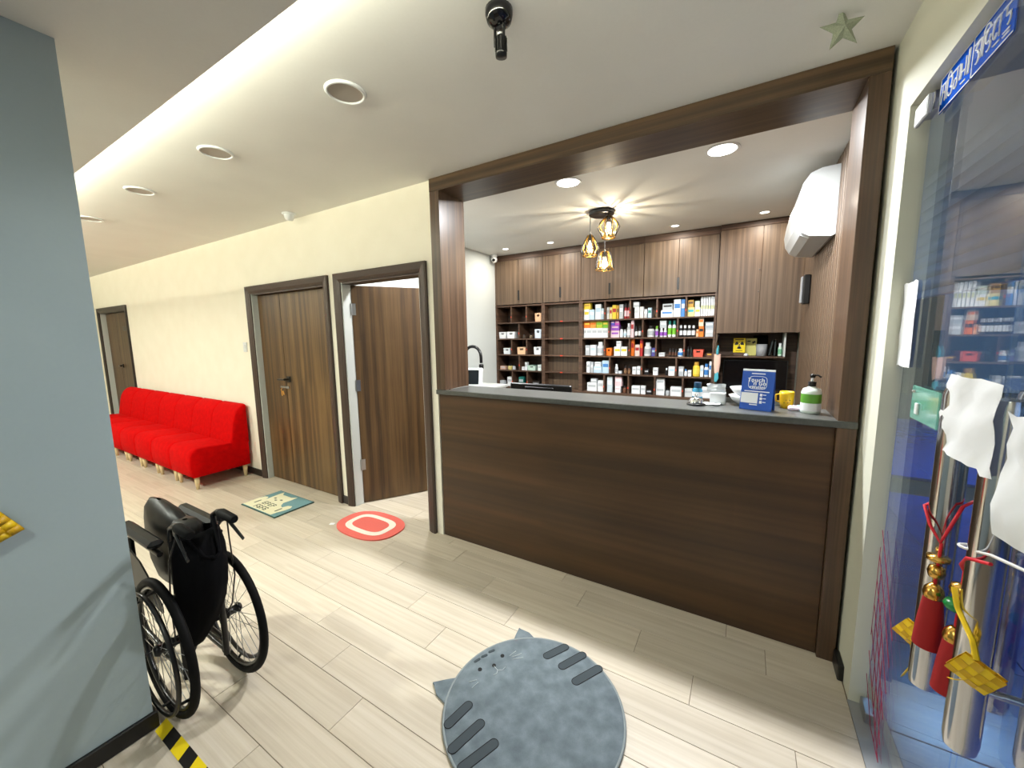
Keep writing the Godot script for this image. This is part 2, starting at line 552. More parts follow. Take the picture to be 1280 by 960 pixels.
func build_shell() -> void:
	# floor: slab with separate vinyl planks laid on it
	var st := S()
	bb(st, -11.2, 0.46, -0.12, -0.003, -3.0, 4.8)
	bb(st, -11.2, 0.46, -0.003, 0.0, 2.53, 4.8)
	bb(st, -1.9, 0.46, -0.003, 0.0, -3.0, -0.02)
	var fl := struct("floor", st, M.joint, "pale oak vinyl plank floor with thin joints")
	var offs := [0.0, 0.165, -0.38, -0.117, -0.66, -0.375, -0.103, -0.715, -0.42, -0.08, -0.6, -0.25, -0.8, -0.35, -0.1, -0.55]
	var meshes := {}
	for k in range(-18, 15):
		var z0 := 0.087 + 0.163 * (k - 1)
		var z1 := z0 + 0.163
		var o: float = offs[(k + 48) % 16]
		for i in range(-13, 2):
			var x0 := o + 0.9 * i
			var x1 := x0 + 0.9
			if z1 < 0.01:
				if x1 < -3.0 or x0 > -1.9:
					continue
				x0 = maxf(x0, -3.0)
				x1 = minf(x1, -1.9)
			x0 = maxf(x0, -11.1)
			x1 = minf(x1, 0.448)
			if x1 - x0 < 0.03:
				continue
			var key := "%d_%d" % [roundi((x1 - x0) * 1000), 0]
			if not meshes.has(key):
				var ps := S()
				bx(ps, Vector3(0, -0.004, 0), Vector3(x1 - x0 - 0.0022, 0.008, 0.163 - 0.0022), 0.0007)
				ps.generate_normals()
				meshes[key] = ps.commit()
			var p := inst("plank", meshes[key], M["plank%d" % rng.randi_range(0, 4)], fl)
			p.position = Vector3((x0 + x1) / 2, 0.0, (z0 + z1) / 2)
	# wall with the doors
	st = S()
	var xs := [-11.2, D3[0] + CASE, D3[1] - CASE, D1[0] + CASE, D1[1] - CASE, D2[0] + CASE, D2[1] - CASE, -1.925]
	for i in range(0, 8, 2):
		bb(st, xs[i], xs[i + 1], 0, H, -0.12, 0)
	for i in range(1, 7, 2):
		bb(st, xs[i], xs[i + 1], TOP - CASE, H, -0.12, 0)
	struct("wall_back", st, M.wall_cream, "long cream painted wall with the doors")
	st = S()
	bb(st, -11.35, -11.2, -0.1, H, -0.2, 4.8)
	struct("wall_left", st, M.wall_cream)
	st = S()
	bb(st, -11.35, 0.62, -0.1, H, 4.8, 4.95)
	struct("wall_front", st, M.wall_cream)
	# dispensary walls
	st = S()
	bb(st, -3.16, -3.0, -0.1, H, -3.0, -0.12)
	bb(st, -3.16, 0.62, -0.1, H, -3.0, -2.8)
	struct("wall_dispensary", st, M.white_wall, "white painted wall of the dispensary")
	st = S()
	bb(st, RX, 0.56, -0.1, H, -2.8, 0.0)
	bb(st, 0.4385, RX, 0.0, H, -0.26, -0.2)
	bb(st, 0.452, RX, 0.0, H, -0.2, 0.0)
	bb(st, 0.452, 0.507, -0.1, H, 0.0, 0.22)
	bb(st, 0.452, 0.62, 2.288, H, 0.22, 4.8)
	struct("wall_right", st, mat("wall_end", rgb(206, 206, 190), 0.75), "cream wall end and lintel over the glass shop front")
	# rooms behind the closed doors
	st = S()
	bb(st, -11.2, -3.16, -0.1, H, -0.32, -0.2)
	struct("wall_hidden", st, M.white_wall)
	# ceilings
	st = S()
	bb(st, -11.35, 0.62, H, H + 0.15, -3.0, 4.95)
	struct("ceiling", st, M.ceiling, "white plaster ceiling")
	st = S()
	bb(st, -11.2, 0.452, 2.487, 2.512, 1.404, 4.8)
	bb(st, -11.2, 0.452, 2.512, H, 1.60, 1.64)
	struct("ceiling_drop", st, M.ceiling, "lower ceiling panel with a lit cove along its edge")
	st = S()
	bb(st, -11.1, 0.4, 2.513, 2.522, 1.465, 1.485)
	var led := obj("cove_led_strip", st, M.led_warm)
	tag(led, "warm LED strip hidden in the ceiling cove", "light strip")
	# grey partition
	st = S()
	bb(st, -2.08, -1.938, 0, 2.487, 1.727, 4.8)
	struct("wall_partition", st, M.partition, "blue grey painted partition wall end")
	st = S()
	bb(st, -2.093, -1.925, 0, 0.07, 1.715, 4.8, 0.004)
	struct("baseboard_partition", st, M.skirting, "black skirting along the grey partition")
	st = S()
	for s in [[-11.2, D3[0]], [D3[1], D1[0]], [D1[1], D2[0]]]:
		bb(st, s[0], s[1], 0, 0.075, 0, 0.014, 0.003)
	struct("baseboard_back", st, M.frame_dark, "dark brown skirting on the cream wall")

func casing(called: String, x0: float, x1: float, label: String, m: Material) -> void:
	# door frame with a stepped profile and mitred corners
	var prof := [[0.0, 0.0], [0.0, 0.022], [0.012, 0.026], [0.05, 0.02], [CASE - 0.012, 0.014], [CASE, 0.01], [CASE, -0.002]]
	var st := S()
	st.set_smooth_group(-1)
	var path := [[x0, 0.0, 1.0, 0.0], [x0, TOP, 1.0, -1.0], [x1, TOP, -1.0, -1.0], [x1, 0.0, -1.0, 0.0]]
	for i in 3:
		for j in prof.size() - 1:
			var q := []
			for k in [[i, j], [i + 1, j], [i + 1, j + 1], [i, j + 1]]:
				var p: Array = path[k[0]]
				var d: float = prof[k[1]][0]
				q.append(Vector3(p[0] + p[2] * d, p[1] + p[3] * d, prof[k[1]][1]))
			var c: Vector3 = (q[0] + q[1] + q[2] + q[3]) / 4
			var mid := Vector3((x0 + CASE / 2) if i == 0 else ((x1 - CASE / 2) if i == 2 else c.x), (TOP - CASE / 2) if i == 1 else c.y, -0.01)
			face_out(st, q, mid)
	var o := struct(called, st, m, label)
	st = S()
	bb(st, x0 + CASE, x0 + CASE + 0.012, 0, TOP - CASE, -0.12, 0.0)
	obj("jamb_lining", st, M.lining, o)
	st = S()
	bb(st, x1 - CASE - 0.012, x1 - CASE, 0, TOP - CASE, -0.12, 0.0)
	obj("jamb_lining", st, M.lining, o)
	st = S()
	bb(st, x0 + CASE + 0.012, x1 - CASE - 0.012, TOP - CASE - 0.012, TOP - CASE, -0.12, 0.0)
	obj("head_lining", st, m, o)

func build_trim_and_doors() -> void:
	casing("trim_1", D1[0], D1[1], "brown door casing around the closed double door", M.frame_brown)
	casing("trim_2", D2[0], D2[1], "brown door casing around the half open door", M.frame_brown)
	casing("trim_3", D3[0], D3[1], "dark door casing behind the red chairs", M.frame_dark)
	# closed door: narrow and wide leaf
	var lo := 0.006
	var hi := TOP - CASE - 0.015
	var door := Node3D.new()
	door.name = "door_1"
	add_child(door)
	door.set_meta("kind", "structure")
	door.set_meta("label", "closed walnut double door with a narrow and a wide leaf")
	var a: float = D1[0] + CASE + 0.014
	var b: float = D1[1] - CASE - 0.014
	var st := S()
	bb(st, a, -4.015, lo, hi, -0.1, -0.055, 0.002)
	obj("narrow_leaf", st, M.door_wood_b, door)
	st = S()
	bb(st, -4.011, b, lo, hi, -0.1, -0.055, 0.002)
	var wide := obj("wide_leaf", st, M.door_wood, door)
	st = S()
	bx(st, Vector3(-3.96, 1.115, -0.05), Vector3(0.06, 0.06, 0.012), 0.006)
	lathe(st, [Vector2(0.012, 0), Vector2(0.012, 0.04)], 12, Vector3(-3.96, 1.115, -0.046), Basis(Vector3.RIGHT, PI / 2))
	tube(st, [Vector3(-3.96, 1.115, -0.004), Vector3(-4.07, 1.112, -0.002)], 0.01, 10)
	obj("door_handle", st, M.black_metal, door)
	st = S()
	bx(st, Vector3(-4.06, 1.03, -0.05), Vector3(0.1, 0.022, 0.016), 0.004)
	bx(st, Vector3(-3.985, 1.03, -0.05), Vector3(0.045, 0.028, 0.016), 0.004)
	obj("slide_bolt", st, M.chrome, door)
	st = S()
	tube(st, [Vector3(-4.07, 1.02, -0.036), Vector3(-4.082, 1.0, -0.03), Vector3(-4.06, 0.99, -0.03)], 0.003, 6)
	bx(st, Vector3(-4.078, 0.965, -0.036), Vector3(0.016, 0.05, 0.003), 0.001)
	bx(st, Vector3(-4.05, 0.972, -0.036), Vector3(0.016, 0.042, 0.003), 0.001, Basis(Vector3.BACK, 0.3))
	obj("key", st, M.brass_inner, door)
	# half open door
	door = Node3D.new()
	door.name = "door_2"
	add_child(door)
	door.set_meta("kind", "structure")
	door.set_meta("label", "walnut door standing half open into the dispensary")
	door.position = Vector3(D2[0] + CASE + 0.016, 0, -0.078)
	door.rotation.y = deg_to_rad(57)
	st = S()
	bb(st, 0.004, 0.87, lo, hi, -0.042, 0.0, 0.002)
	obj("door_leaf", st, M.door_wood_c, door)
	for y in [0.32, 1.05, 1.72]:
		st = S()
		lathe(st, [Vector2(0.007, 0), Vector2(0.007, 0.1)], 10, Vector3(0.0, y, 0.004))
		bx(st, Vector3(0.02, y + 0.05, 0.002), Vector3(0.03, 0.1, 0.003))
		obj("hinge", st, M.steel, door)
	st = S()
	lathe(st, [Vector2(0.024, 0), Vector2(0.024, 0.008)], 16, Vector3(0.8, 1.04, 0.0), Basis(Vector3.RIGHT, PI / 2))
	tube(st, [Vector3(0.8, 1.04, 0.0), Vector3(0.8, 1.04, 0.05), Vector3(0.7, 1.04, 0.052)], 0.009, 10)
	obj("door_handle", st, M.black_metal, door)
	# far door
	door = Node3D.new()
	door.name = "door_3"
	add_child(door)
	door.set_meta("kind", "structure")
	door.set_meta("label", "dark walnut door at the far end of the cream wall")
	a = D3[0] + CASE + 0.014
	b = D3[1] - CASE - 0.014
	st = S()
	bb(st, a, -8.86, lo, hi, -0.11, -0.065, 0.002)
	obj("narrow_leaf", st, M.door_wood_c, door)
	st = S()
	bb(st, -8.855, b, lo, hi, -0.11, -0.065, 0.002)
	obj("wide_leaf", st, M.door_wood_c, door)
	st = S()
	bx(st, Vector3(-8.45, 1.72, -0.06), Vector3(0.2, 0.07, 0.01), 0.003)
	obj("name_plate", st, M.black_plastic, door)
	st = S()
	bx(st, Vector3(-8.78, 1.12, -0.056), Vector3(0.06, 0.06, 0.014), 0.005)
	tube(st, [Vector3(-8.78, 1.12, -0.05), Vector3(-8.78, 1.12, -0.01), Vector3(-8.68, 1.12, -0.008)], 0.01, 8)
	obj("door_handle", st, M.black_metal, door)
	# wooden portal round the dispensary opening
	st = S()
	bb(st, -1.92, 0.438, 2.512, H, -0.262, 0.022, 0.002)
	var tr := struct("trim_4", st, M.beam_wood, "dark walnut portal around the dispensary counter")
	st = S()
	bb(st, -1.92, -1.838, 1.14, 2.512, -0.262, 0.02, 0.002)
	obj("post", st, M.post_wood, tr)
	st = S()
	bb(st, 0.371, 0.438, 0.0, 2.512, -0.262, 0.02, 0.002)
	obj("post", st, M.post_wood, tr)
	st = S()
	bb(st, 0.43, 0.4515, 0.0, 0.075, 0.022, 0.13, 0.004)
	obj("skirting_end", st, M.skirting, tr)
	st = S()
	bb(st, D2[1] + 0.001, -1.945, 0, 2.6, 0.0, 0.004)
	# light switch
	st = S()
	bx(st, Vector3(-4.645, 1.44, 0.004), Vector3(0.075, 0.105, 0.008), 0.003)
	var sw := thing("light_switch", "white light switch on the cream wall beside the double door", "switch")
	obj("plate", st, M.white_plastic, sw)
	st = S()
	bx(st, Vector3(-4.645, 1.44, 0.009), Vector3(0.03, 0.05, 0.006), 0.002)
	obj("rocker", st, M.white_plastic, sw)

# ------------------------------------------------------------------ glass shop front
const LEAF_TURN := -1.8   # degrees, the leaf stands a little off its frame

func pull_handle(parent: Node, z: float, sx: float) -> void:
	var st := S()
	tube(st, [Vector3(sx, 0.66, z), Vector3(sx, 0.68, z), Vector3(sx, 1.38, z), Vector3(sx, 1.395, z)], [0.024, 0.027, 0.027, 0.024], 24)
	var h := obj("pull_handle", st, M.chrome, parent)
	for y in [0.8, 1.28]:
		st = S()
		tube(st, [Vector3(sx, y, z), Vector3(0, y, z)], 0.008, 10)
		obj("stand_off", st, M.chrome, h)

func build_shopfront() -> void:
	var z0 := 0.235
	# hinged leaf
	var leaf := Node3D.new()
	leaf.name = "door_4"
	add_child(leaf)
	leaf.set_meta("kind", "structure")
	leaf.set_meta("label", "frameless glass door leaf beside the cream wall end")
	leaf.position = Vector3(GX, 0, z0)
	leaf.rotation.y = deg_to_rad(LEAF_TURN)
	var st := S()
	bb(st, -0.005, 0.005, 0.012, 2.275, 0.0, 0.716)
	obj("glass_pane", st, M.pane, leaf)
	st = S()
	bb(st, -0.016, 0.016, 0.006, 0.05, 0.0, 0.09, 0.003)
	obj("patch_fitting", st, M.steel, leaf)
	st = S()
	bb(st, -0.016, 0.016, 2.225, 2.28, 0.0, 0.09, 0.003)
	obj("patch_fitting", st, M.steel, leaf)
	pull_handle(leaf, 0.683, -0.055)
	pull_handle(leaf, 0.683, 0.055)
	var other := Node3D.new()
	other.name = "door_5"
	add_child(other)
	other.set_meta("kind", "structure")
	other.set_meta("label", "second frameless glass door leaf with chrome pull handle")
	other.position = Vector3(GX - 0.022, 0, z0 + 0.72)
	st = S()
	bb(st, -0.005, 0.005, 0.012, 2.275, 0.0, 0.75)
	obj("glass_pane", st, M.pane, other)
	pull_handle(other, 0.125, -0.045)
	pull_handle(other, 0.125, 0.055)
	st = S()
	bb(st, GX - 0.028, GX - 0.016, 0.012, 2.275, z0 + 1.475, 4.79)
	var w := struct("window_1", st, M.pane, "fixed glass pane of the shop front")
	st = S()
	bb(st, GX - 0.04, GX, 0.001, 0.03, z0 + 1.475, 4.79)
	obj("floor_rail", st, M.steel, w)
	# threshold
	st = S()
	bb(st, 0.449, 0.56, -0.1, 0.001, 0.22, 4.8)
	struct("trim_5", st, M.grey_plastic, "grey threshold under the glass doors")
	# door closer bracket / sensor under the lintel
	st = S()
	bx(st, Vector3(0.458, 2.22, 0.335), Vector3(0.012, 0.06, 0.11), 0.003)
	var sens := thing("door_sensor", "small grey magnetic sensor under the lintel at the glass door", "sensor")
	obj("housing", st, M.grey_plastic, sens)
	st = S()
	bx(st, Vector3(0.4515, 2.22, 0.335), Vector3(0.002, 0.05, 0.095), 0.0005)
	obj("cover", st, M.white_plastic, sens)
	# blue signs on the glass
	for k in 2:
		var sg := thing("blue_sign", ["blue sign strip with white lettering on the glass, near the sensor", "second blue sign strip with white lettering on the glass"][k], "sign", Vector3(0.486, 2.238, 0.462 + 0.2 * k), 0.0, "blue lettered signs on the glass")
		st = S()
		bx(st, Vector3.ZERO, Vector3(0.003, 0.1, 0.195))
		obj("board", st, M.sign_blue, sg)
		st = S()
		for e in [-1, 1]:
			bx(st, Vector3(-0.002, e * 0.0485, 0), Vector3(0.001, 0.003, 0.195))
		bx(st, Vector3(-0.002, 0, -0.096), Vector3(0.001, 0.1, 0.003))
		obj("border", st, M.print_white, sg)
		st = S()
		gurmukhi(st, k)
		obj("lettering", st, M.print_white, sg)
	# notices and plates
	var pp := thing("paper_notice", "white paper notice taped to the glass beside the wall end", "paper", Vector3(0.486, 1.545, 0.29))
	st = S()
	crumple(st, 0.125, 0.29, 0.004, 3)
	obj("sheet", st, M.paper, pp).rotation.y = -PI / 2
	st = S()
	bx(st, Vector3.ZERO, Vector3(0.006, 0.105, 0.2), 0.002)
	var ga := thing("acrylic_plate", "pale green translucent acrylic plate on the glass door", "plate", Vector3(0.476, 1.3, 0.555))
	obj("plate", st, M.green_acrylic, ga)
	st = S()
	bx(st, Vector3(-0.006, -0.015, -0.04), Vector3(0.006, 0.035, 0.02), 0.002)
	obj("catch", st, M.white_plastic, ga)
	st = S()
	lathe(st, [Vector2(0.005, 0), Vector2(0.005, 0.008), Vector2(0, 0.009)], 10, Vector3(-0.003, 0.035, -0.075), Basis(Vector3.BACK, PI / 2))
	obj("screw", st, M.chrome, ga)
	pp = thing("handle_paper", "white paper sheet hung over the tops of the chrome handles", "paper", Vector3(0.4, 1.34, 1.02))
	st = S()
	crumple(st, 0.215, 0.175, 0.012, 5)
	obj("sheet", st, M.paper, pp).rotation.y = -PI / 2
	pp = thing("handle_paper", "crumpled white paper hung on the second handle beside the cords", "paper", Vector3(0.398, 1.275, 1.27))
	st = S()
	crumple(st, 0.2, 0.22, 0.02, 8)
	obj("sheet", st, M.paper, pp).rotation.y = -PI / 2

# a slightly waved sheet of paper in its own x,y
func crumple(st: SurfaceTool, w: float, h: float, amp: float, sd: int) -> void:
	var n := FastNoiseLite.new()
	n.seed = sd
	n.frequency = 0.12
	var f := func(i: int, j: int) -> Vector3:
		var e := 0.004 * n.get_noise_2d(i * 9.0 + 50, j * 9.0)
		return Vector3(-w / 2 + w * i / 8.0 + e, -h / 2 + h * j / 8.0 + e * 2, amp * n.get_noise_2d(i * 2.0, j * 2.0))
	st.set_smooth_group(2)
	var off := Vector3(0, 0, -0.0006)
	for i in 8:
		for j in 8:
			quad(st, f.call(i, j), f.call(i + 1, j), f.call(i + 1, j + 1), f.call(i, j + 1))
			quad(st, f.call(i, j) + off, f.call(i, j + 1) + off, f.call(i + 1, j + 1) + off, f.call(i + 1, j) + off)

# strokes of the two words, in a box of the sign's own size: u runs along the sign, v up
func gurmukhi(st: SurfaceTool, k: int) -> void:
	var arc := func(cx: float, cy: float, rx: float, ry: float, a0: float, a1: float) -> Array:
		var p := []
		for i in 11:
			var a := deg_to_rad(lerpf(a0, a1, i / 10.0))
			p.append(Vector2(cx + rx * cos(a), cy + ry * sin(a)))
		return p
	var L := []
	if k == 0:
		L.append([Vector2(0.04, 0.78), Vector2(0.2, 0.78)])
		L.append([Vector2(0.18, 0.78), Vector2(0.18, 0.2)])
		L.append([Vector2(0.07, 0.78), Vector2(0.07, 0.5), Vector2(0.18, 0.5)])
		L.append([Vector2(0.07, 0.5), Vector2(0.03, 0.2)])
		L.append([Vector2(0.25, 0.78), Vector2(0.25, 0.2)])
		L.append(arc.call(0.32, 0.78, 0.07, 0.17, 180, 0))
		L.append([Vector2(0.25, 0.78), Vector2(0.46, 0.78)])
		L.append(arc.call(0.37, 0.6, 0.06, 0.17, 90, -90))
		L.append(arc.call(0.37, 0.32, 0.075, 0.13, 90, -190))
		L.append([Vector2(0.47, 0.78), Vector2(0.64, 0.78)])
		L.append([Vector2(0.6, 0.78), Vector2(0.6, 0.5)])
		L.append(arc.call(0.555, 0.36, 0.06, 0.15, 90, -270))
		L.append([Vector2(0.69, 0.78), Vector2(0.69, 0.3)])
		L.append([Vector2(0.74, 0.72), Vector2(0.76, 0.46), Vector2(0.88, 0.46)])
		L.append([Vector2(0.76, 0.46), Vector2(0.74, 0.28)])
		L.append([Vector2(0.88, 0.8), Vector2(0.88, 0.26)])
		L.append([Vector2(0.76, 0.13), Vector2(0.9, 0.13)])
		L.append([Vector2(0.96, 0.9), Vector2(0.96, 0.2)])
		L.append([Vector2(0.99, 0.9), Vector2(0.99, 0.2)])
	else:
		L.append([Vector2(0.02, 0.78), Vector2(0.2, 0.78)])
		L.append([Vector2(0.16, 0.78), Vector2(0.05, 0.62), Vector2(0.15, 0.52)])
		L.append(arc.call(0.11, 0.36, 0.06, 0.15, 90, -110))
		L.append([Vector2(0.22, 0.78), Vector2(0.22, 0.25)])
		L.append([Vector2(0.28, 0.78), Vector2(0.28, 0.22)])
		L.append(arc.call(0.36, 0.78, 0.08, 0.17, 180, 0))
		L.append([Vector2(0.28, 0.78), Vector2(0.5, 0.78)])
		L.append(arc.call(0.4, 0.58, 0.065, 0.16, 90, 360))
		L.append(arc.call(0.42, 0.32, 0.06, 0.12, 90, -120))
		L.append([Vector2(0.53, 0.78), Vector2(0.72, 0.78)])
		L.append(arc.call(0.585, 0.52, 0.055, 0.22, 60, 330))
		L.append([Vector2(0.69, 0.78), Vector2(0.69, 0.26)])
		L.append([Vector2(0.56, 0.14), Vector2(0.72, 0.14)])
		L.append([Vector2(0.76, 0.78), Vector2(0.97, 0.78)])
		L.append([Vector2(0.84, 0.78), Vector2(0.84, 0.55), Vector2(0.95, 0.55)])
		L.append(arc.call(0.89, 0.42, 0.06, 0.13, 90, -90))
		L.append([Vector2(0.8, 0.17), Vector2(0.96, 0.17)])
		L.append([Vector2(0.8, 0.08), Vector2(0.96, 0.08)])
	for s in L:
		var p := []
		for v in s:
			p.append(Vector3(-0.002, (v.y - 0.5) * 0.09, (v.x - 0.5) * 0.18))
		tube(st, p, 0.0025, 5, false, Vector2(1, 1))

func build_outside() -> void:
	var st := S()
	bb(st, 0.56, 14.0, -0.3, -0.032, -14.0, 12.0)
	var ground := struct("floor_outside", st, M.street_dark, "tiled walkway outside the glass front, blue light put into its colour")
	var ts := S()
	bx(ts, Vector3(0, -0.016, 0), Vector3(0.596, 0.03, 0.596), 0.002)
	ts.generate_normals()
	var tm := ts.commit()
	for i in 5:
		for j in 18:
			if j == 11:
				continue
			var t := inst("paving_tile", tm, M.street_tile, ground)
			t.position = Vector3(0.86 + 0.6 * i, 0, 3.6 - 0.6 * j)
	# roller shutter, pulled half down along the walkway
	var sh := thing("roller_shutter", "half lowered grey roller shutter outside the glass front", "shutter", Vector3(1.3, 0, 0))
	var ss := S()
	var prof := []
	for i in 7:
		prof.append(Vector2(0.012 * sin(PI * i / 6.0), 0.1 * i / 6.0))
	ss.set_smooth_group(2)
	for i in 6:
		var a: Vector2 = prof[i]
		var b: Vector2 = prof[i + 1]
		quad(ss, Vector3(-a.x, a.y, -3.6), Vector3(-a.x, a.y, 3.6), Vector3(-b.x, b.y, 3.6), Vector3(-b.x, b.y, -3.6))
		quad(ss, Vector3(-a.x + 0.003, a.y, 3.6), Vector3(-a.x + 0.003, a.y, -3.6), Vector3(-b.x + 0.003, b.y, -3.6), Vector3(-b.x + 0.003, b.y, 3.6))
	ss.generate_normals()
	var slat := ss.commit()
	for i in 10:
		var o := inst("slat", slat, M.shutter, sh)
		o.position = Vector3(0, 1.85 + 0.1 * i, -0.4)
	st = S()
	bb(st, -0.025, 0.025, 1.79, 1.85, -4.0, 3.2, 0.006)
	obj("bottom_bar", st, M.shutter, sh)
	for z in [-4.03, 3.23]:
		st = S()
		bb(st, -0.04, 0.04, 0.0, 2.85, z - 0.03, z + 0.03, 0.004)
		obj("guide_rail", st, M.shutter, sh)
	# dark shop row across the street
	for k in 3:
		var bld := thing("street_shop_house", ["dark shop house across the street, opposite the glass doors", "dark shop house across the street, at the walkway's far end", "dark shop house across the street, behind the waiting area"][k], "building", [Vector3(9.0, -0.03, -2.0), Vector3(5.0, -0.03, -12.0), Vector3(9.0, -0.03, 7.5)][k])
		st = S()
		bb(st, -1.0 if k != 1 else -5.0, 1.0 if k != 1 else 5.0, 0, 7.0, -4.5 if k != 1 else -1.0, 4.5 if k != 1 else 1.0)
		obj("wall", st, M.street_dark, bld)
		for i in 3:
			st = S()
			if k == 1:
				bb(st, -4.0 + 3.0 * i, -2.0 + 3.0 * i, 0.1, 2.4, 1.0, 1.05, 0.01)
			else:
				bb(st, -1.05, -1.0, 0.1, 2.4, -3.8 + 2.8 * i, -1.8 + 2.8 * i, 0.01)
			obj("shutter", st, M.shutter, bld)
	# canopy over the walkway
	st = S()
	bb(st, 0.62, 3.4, 2.85, 3.0, -8.0, 6.0)
	struct("ceiling_canopy", st, M.white_wall, "canopy over the walkway")
	var lamp := thing("tube_lamp", "cool white tube lamp under the walkway canopy", "lamp", Vector3(1.9, 2.8, -3.3))
	st = S()
	tube(st, [Vector3(0, 0, -0.6), Vector3(0, 0, 0.6)], 0.016, 10)
	obj("tube", st, mat("tube_glow", Color.WHITE, 0.5, 0.0, {"emission_enabled": true, "emission": Color(0.55, 0.78, 1.0), "emission_energy_multiplier": 8.0}), lamp)
	st = S()
	bb(st, -0.03, 0.03, 0.018, 0.05, -0.62, 0.62, 0.004)
	obj("housing", st, M.white_plastic, lamp)
	area("tube_lamp_light", Vector3(1.9, 2.775, -3.3), Vector3.DOWN, Vector2(0.04, 1.2), 7.0, Color(0.55, 0.78, 1.0))
	# net of thin red lines, added for red hatching in the glass
	st = S()
	for i in 7:
		var y := 0.78 - 0.1 * i
		tube(st, [Vector3(0.487, y, 0.27), Vector3(0.485, y - 0.13, 0.38), Vector3(0.482, maxf(y - 0.29, 0.02), 0.5)], 0.0012, 5)
	for i in 6:
		tube(st, [Vector3(0.482, 0.72 - 0.09 * i, 0.29 + 0.035 * i), Vector3(0.482, maxf(0.36 - 0.08 * i, 0.03), 0.29 + 0.038 * i)], 0.001, 5)
	tag(obj("red_line_net", st, mat("net_red", rgb(150, 20, 62), 0.7)), "added net of thin red lines on the foot of the glass door", "net")

# ------------------------------------------------------------------ dispensary
const FZ := -2.45        # front plane of the shelving
const ROWS := [1.925, 1.70, 1.48, 1.262, 1.046, 0.815]

func shelf_unit(x0: float, x1: float, splits: Array, label: String, deep: float, back: Material) -> void:
	var t := thing("shelf_unit", label, "shelf")
	var st := S()
	bb(st, x0, x0 + 0.022, 0.80, 1.935, FZ - 0.33, FZ, 0.001)
	obj("side_panel", st, M.shelf_wood, t)
	st = S()
	bb(st, x1 - 0.022, x1, 0.80, 1.935, FZ - 0.33, FZ, 0.001)
	obj("side_panel", st, M.shelf_wood, t)
	st = S()
	bb(st, x0 + 0.022, x1 - 0.022, 0.80, 1.935, FZ - deep - 0.012, FZ - deep)
	obj("back_panel", st, back, t)
	for i in ROWS.size():
		st = S()
		bb(st, x0 + 0.022, x1 - 0.022, ROWS[i] - 0.016, ROWS[i], FZ - deep, FZ - 0.004, 0.001)
		obj("shelf_board", st, M.shelf_wood, t)
	for i in 5:
		for px in splits[i]:
			var x: float = on_z(px, 0.0 + (480.0), FZ).x
			# dividers lean in the picture only: take x on their own row
			x = on_z(px, [392, 412, 434, 455, 478][i], FZ).x
			st = S()
			bb(st, x - 0.008, x + 0.008, ROWS[i + 1], ROWS[i] - 0.016, FZ - deep, FZ - 0.006, 0.001)
			var d := obj("divider", st, M.shelf_wood, t)
			st = S()
			bx(st, Vector3(x, ROWS[i + 1] + 0.07, FZ - 0.004), Vector3(0.012, 0.02, 0.003))
			obj("red_tag", st, M.red_tag, d)
	if splits[0].is_empty():
		for i in range(1, 5):
			st = S()
			bx(st, Vector3((x0 + x1) / 2, ROWS[i] - 0.006, FZ - 0.002), Vector3(0.035, 0.014, 0.003))
			obj("red_tag", st, M.red_tag, t)

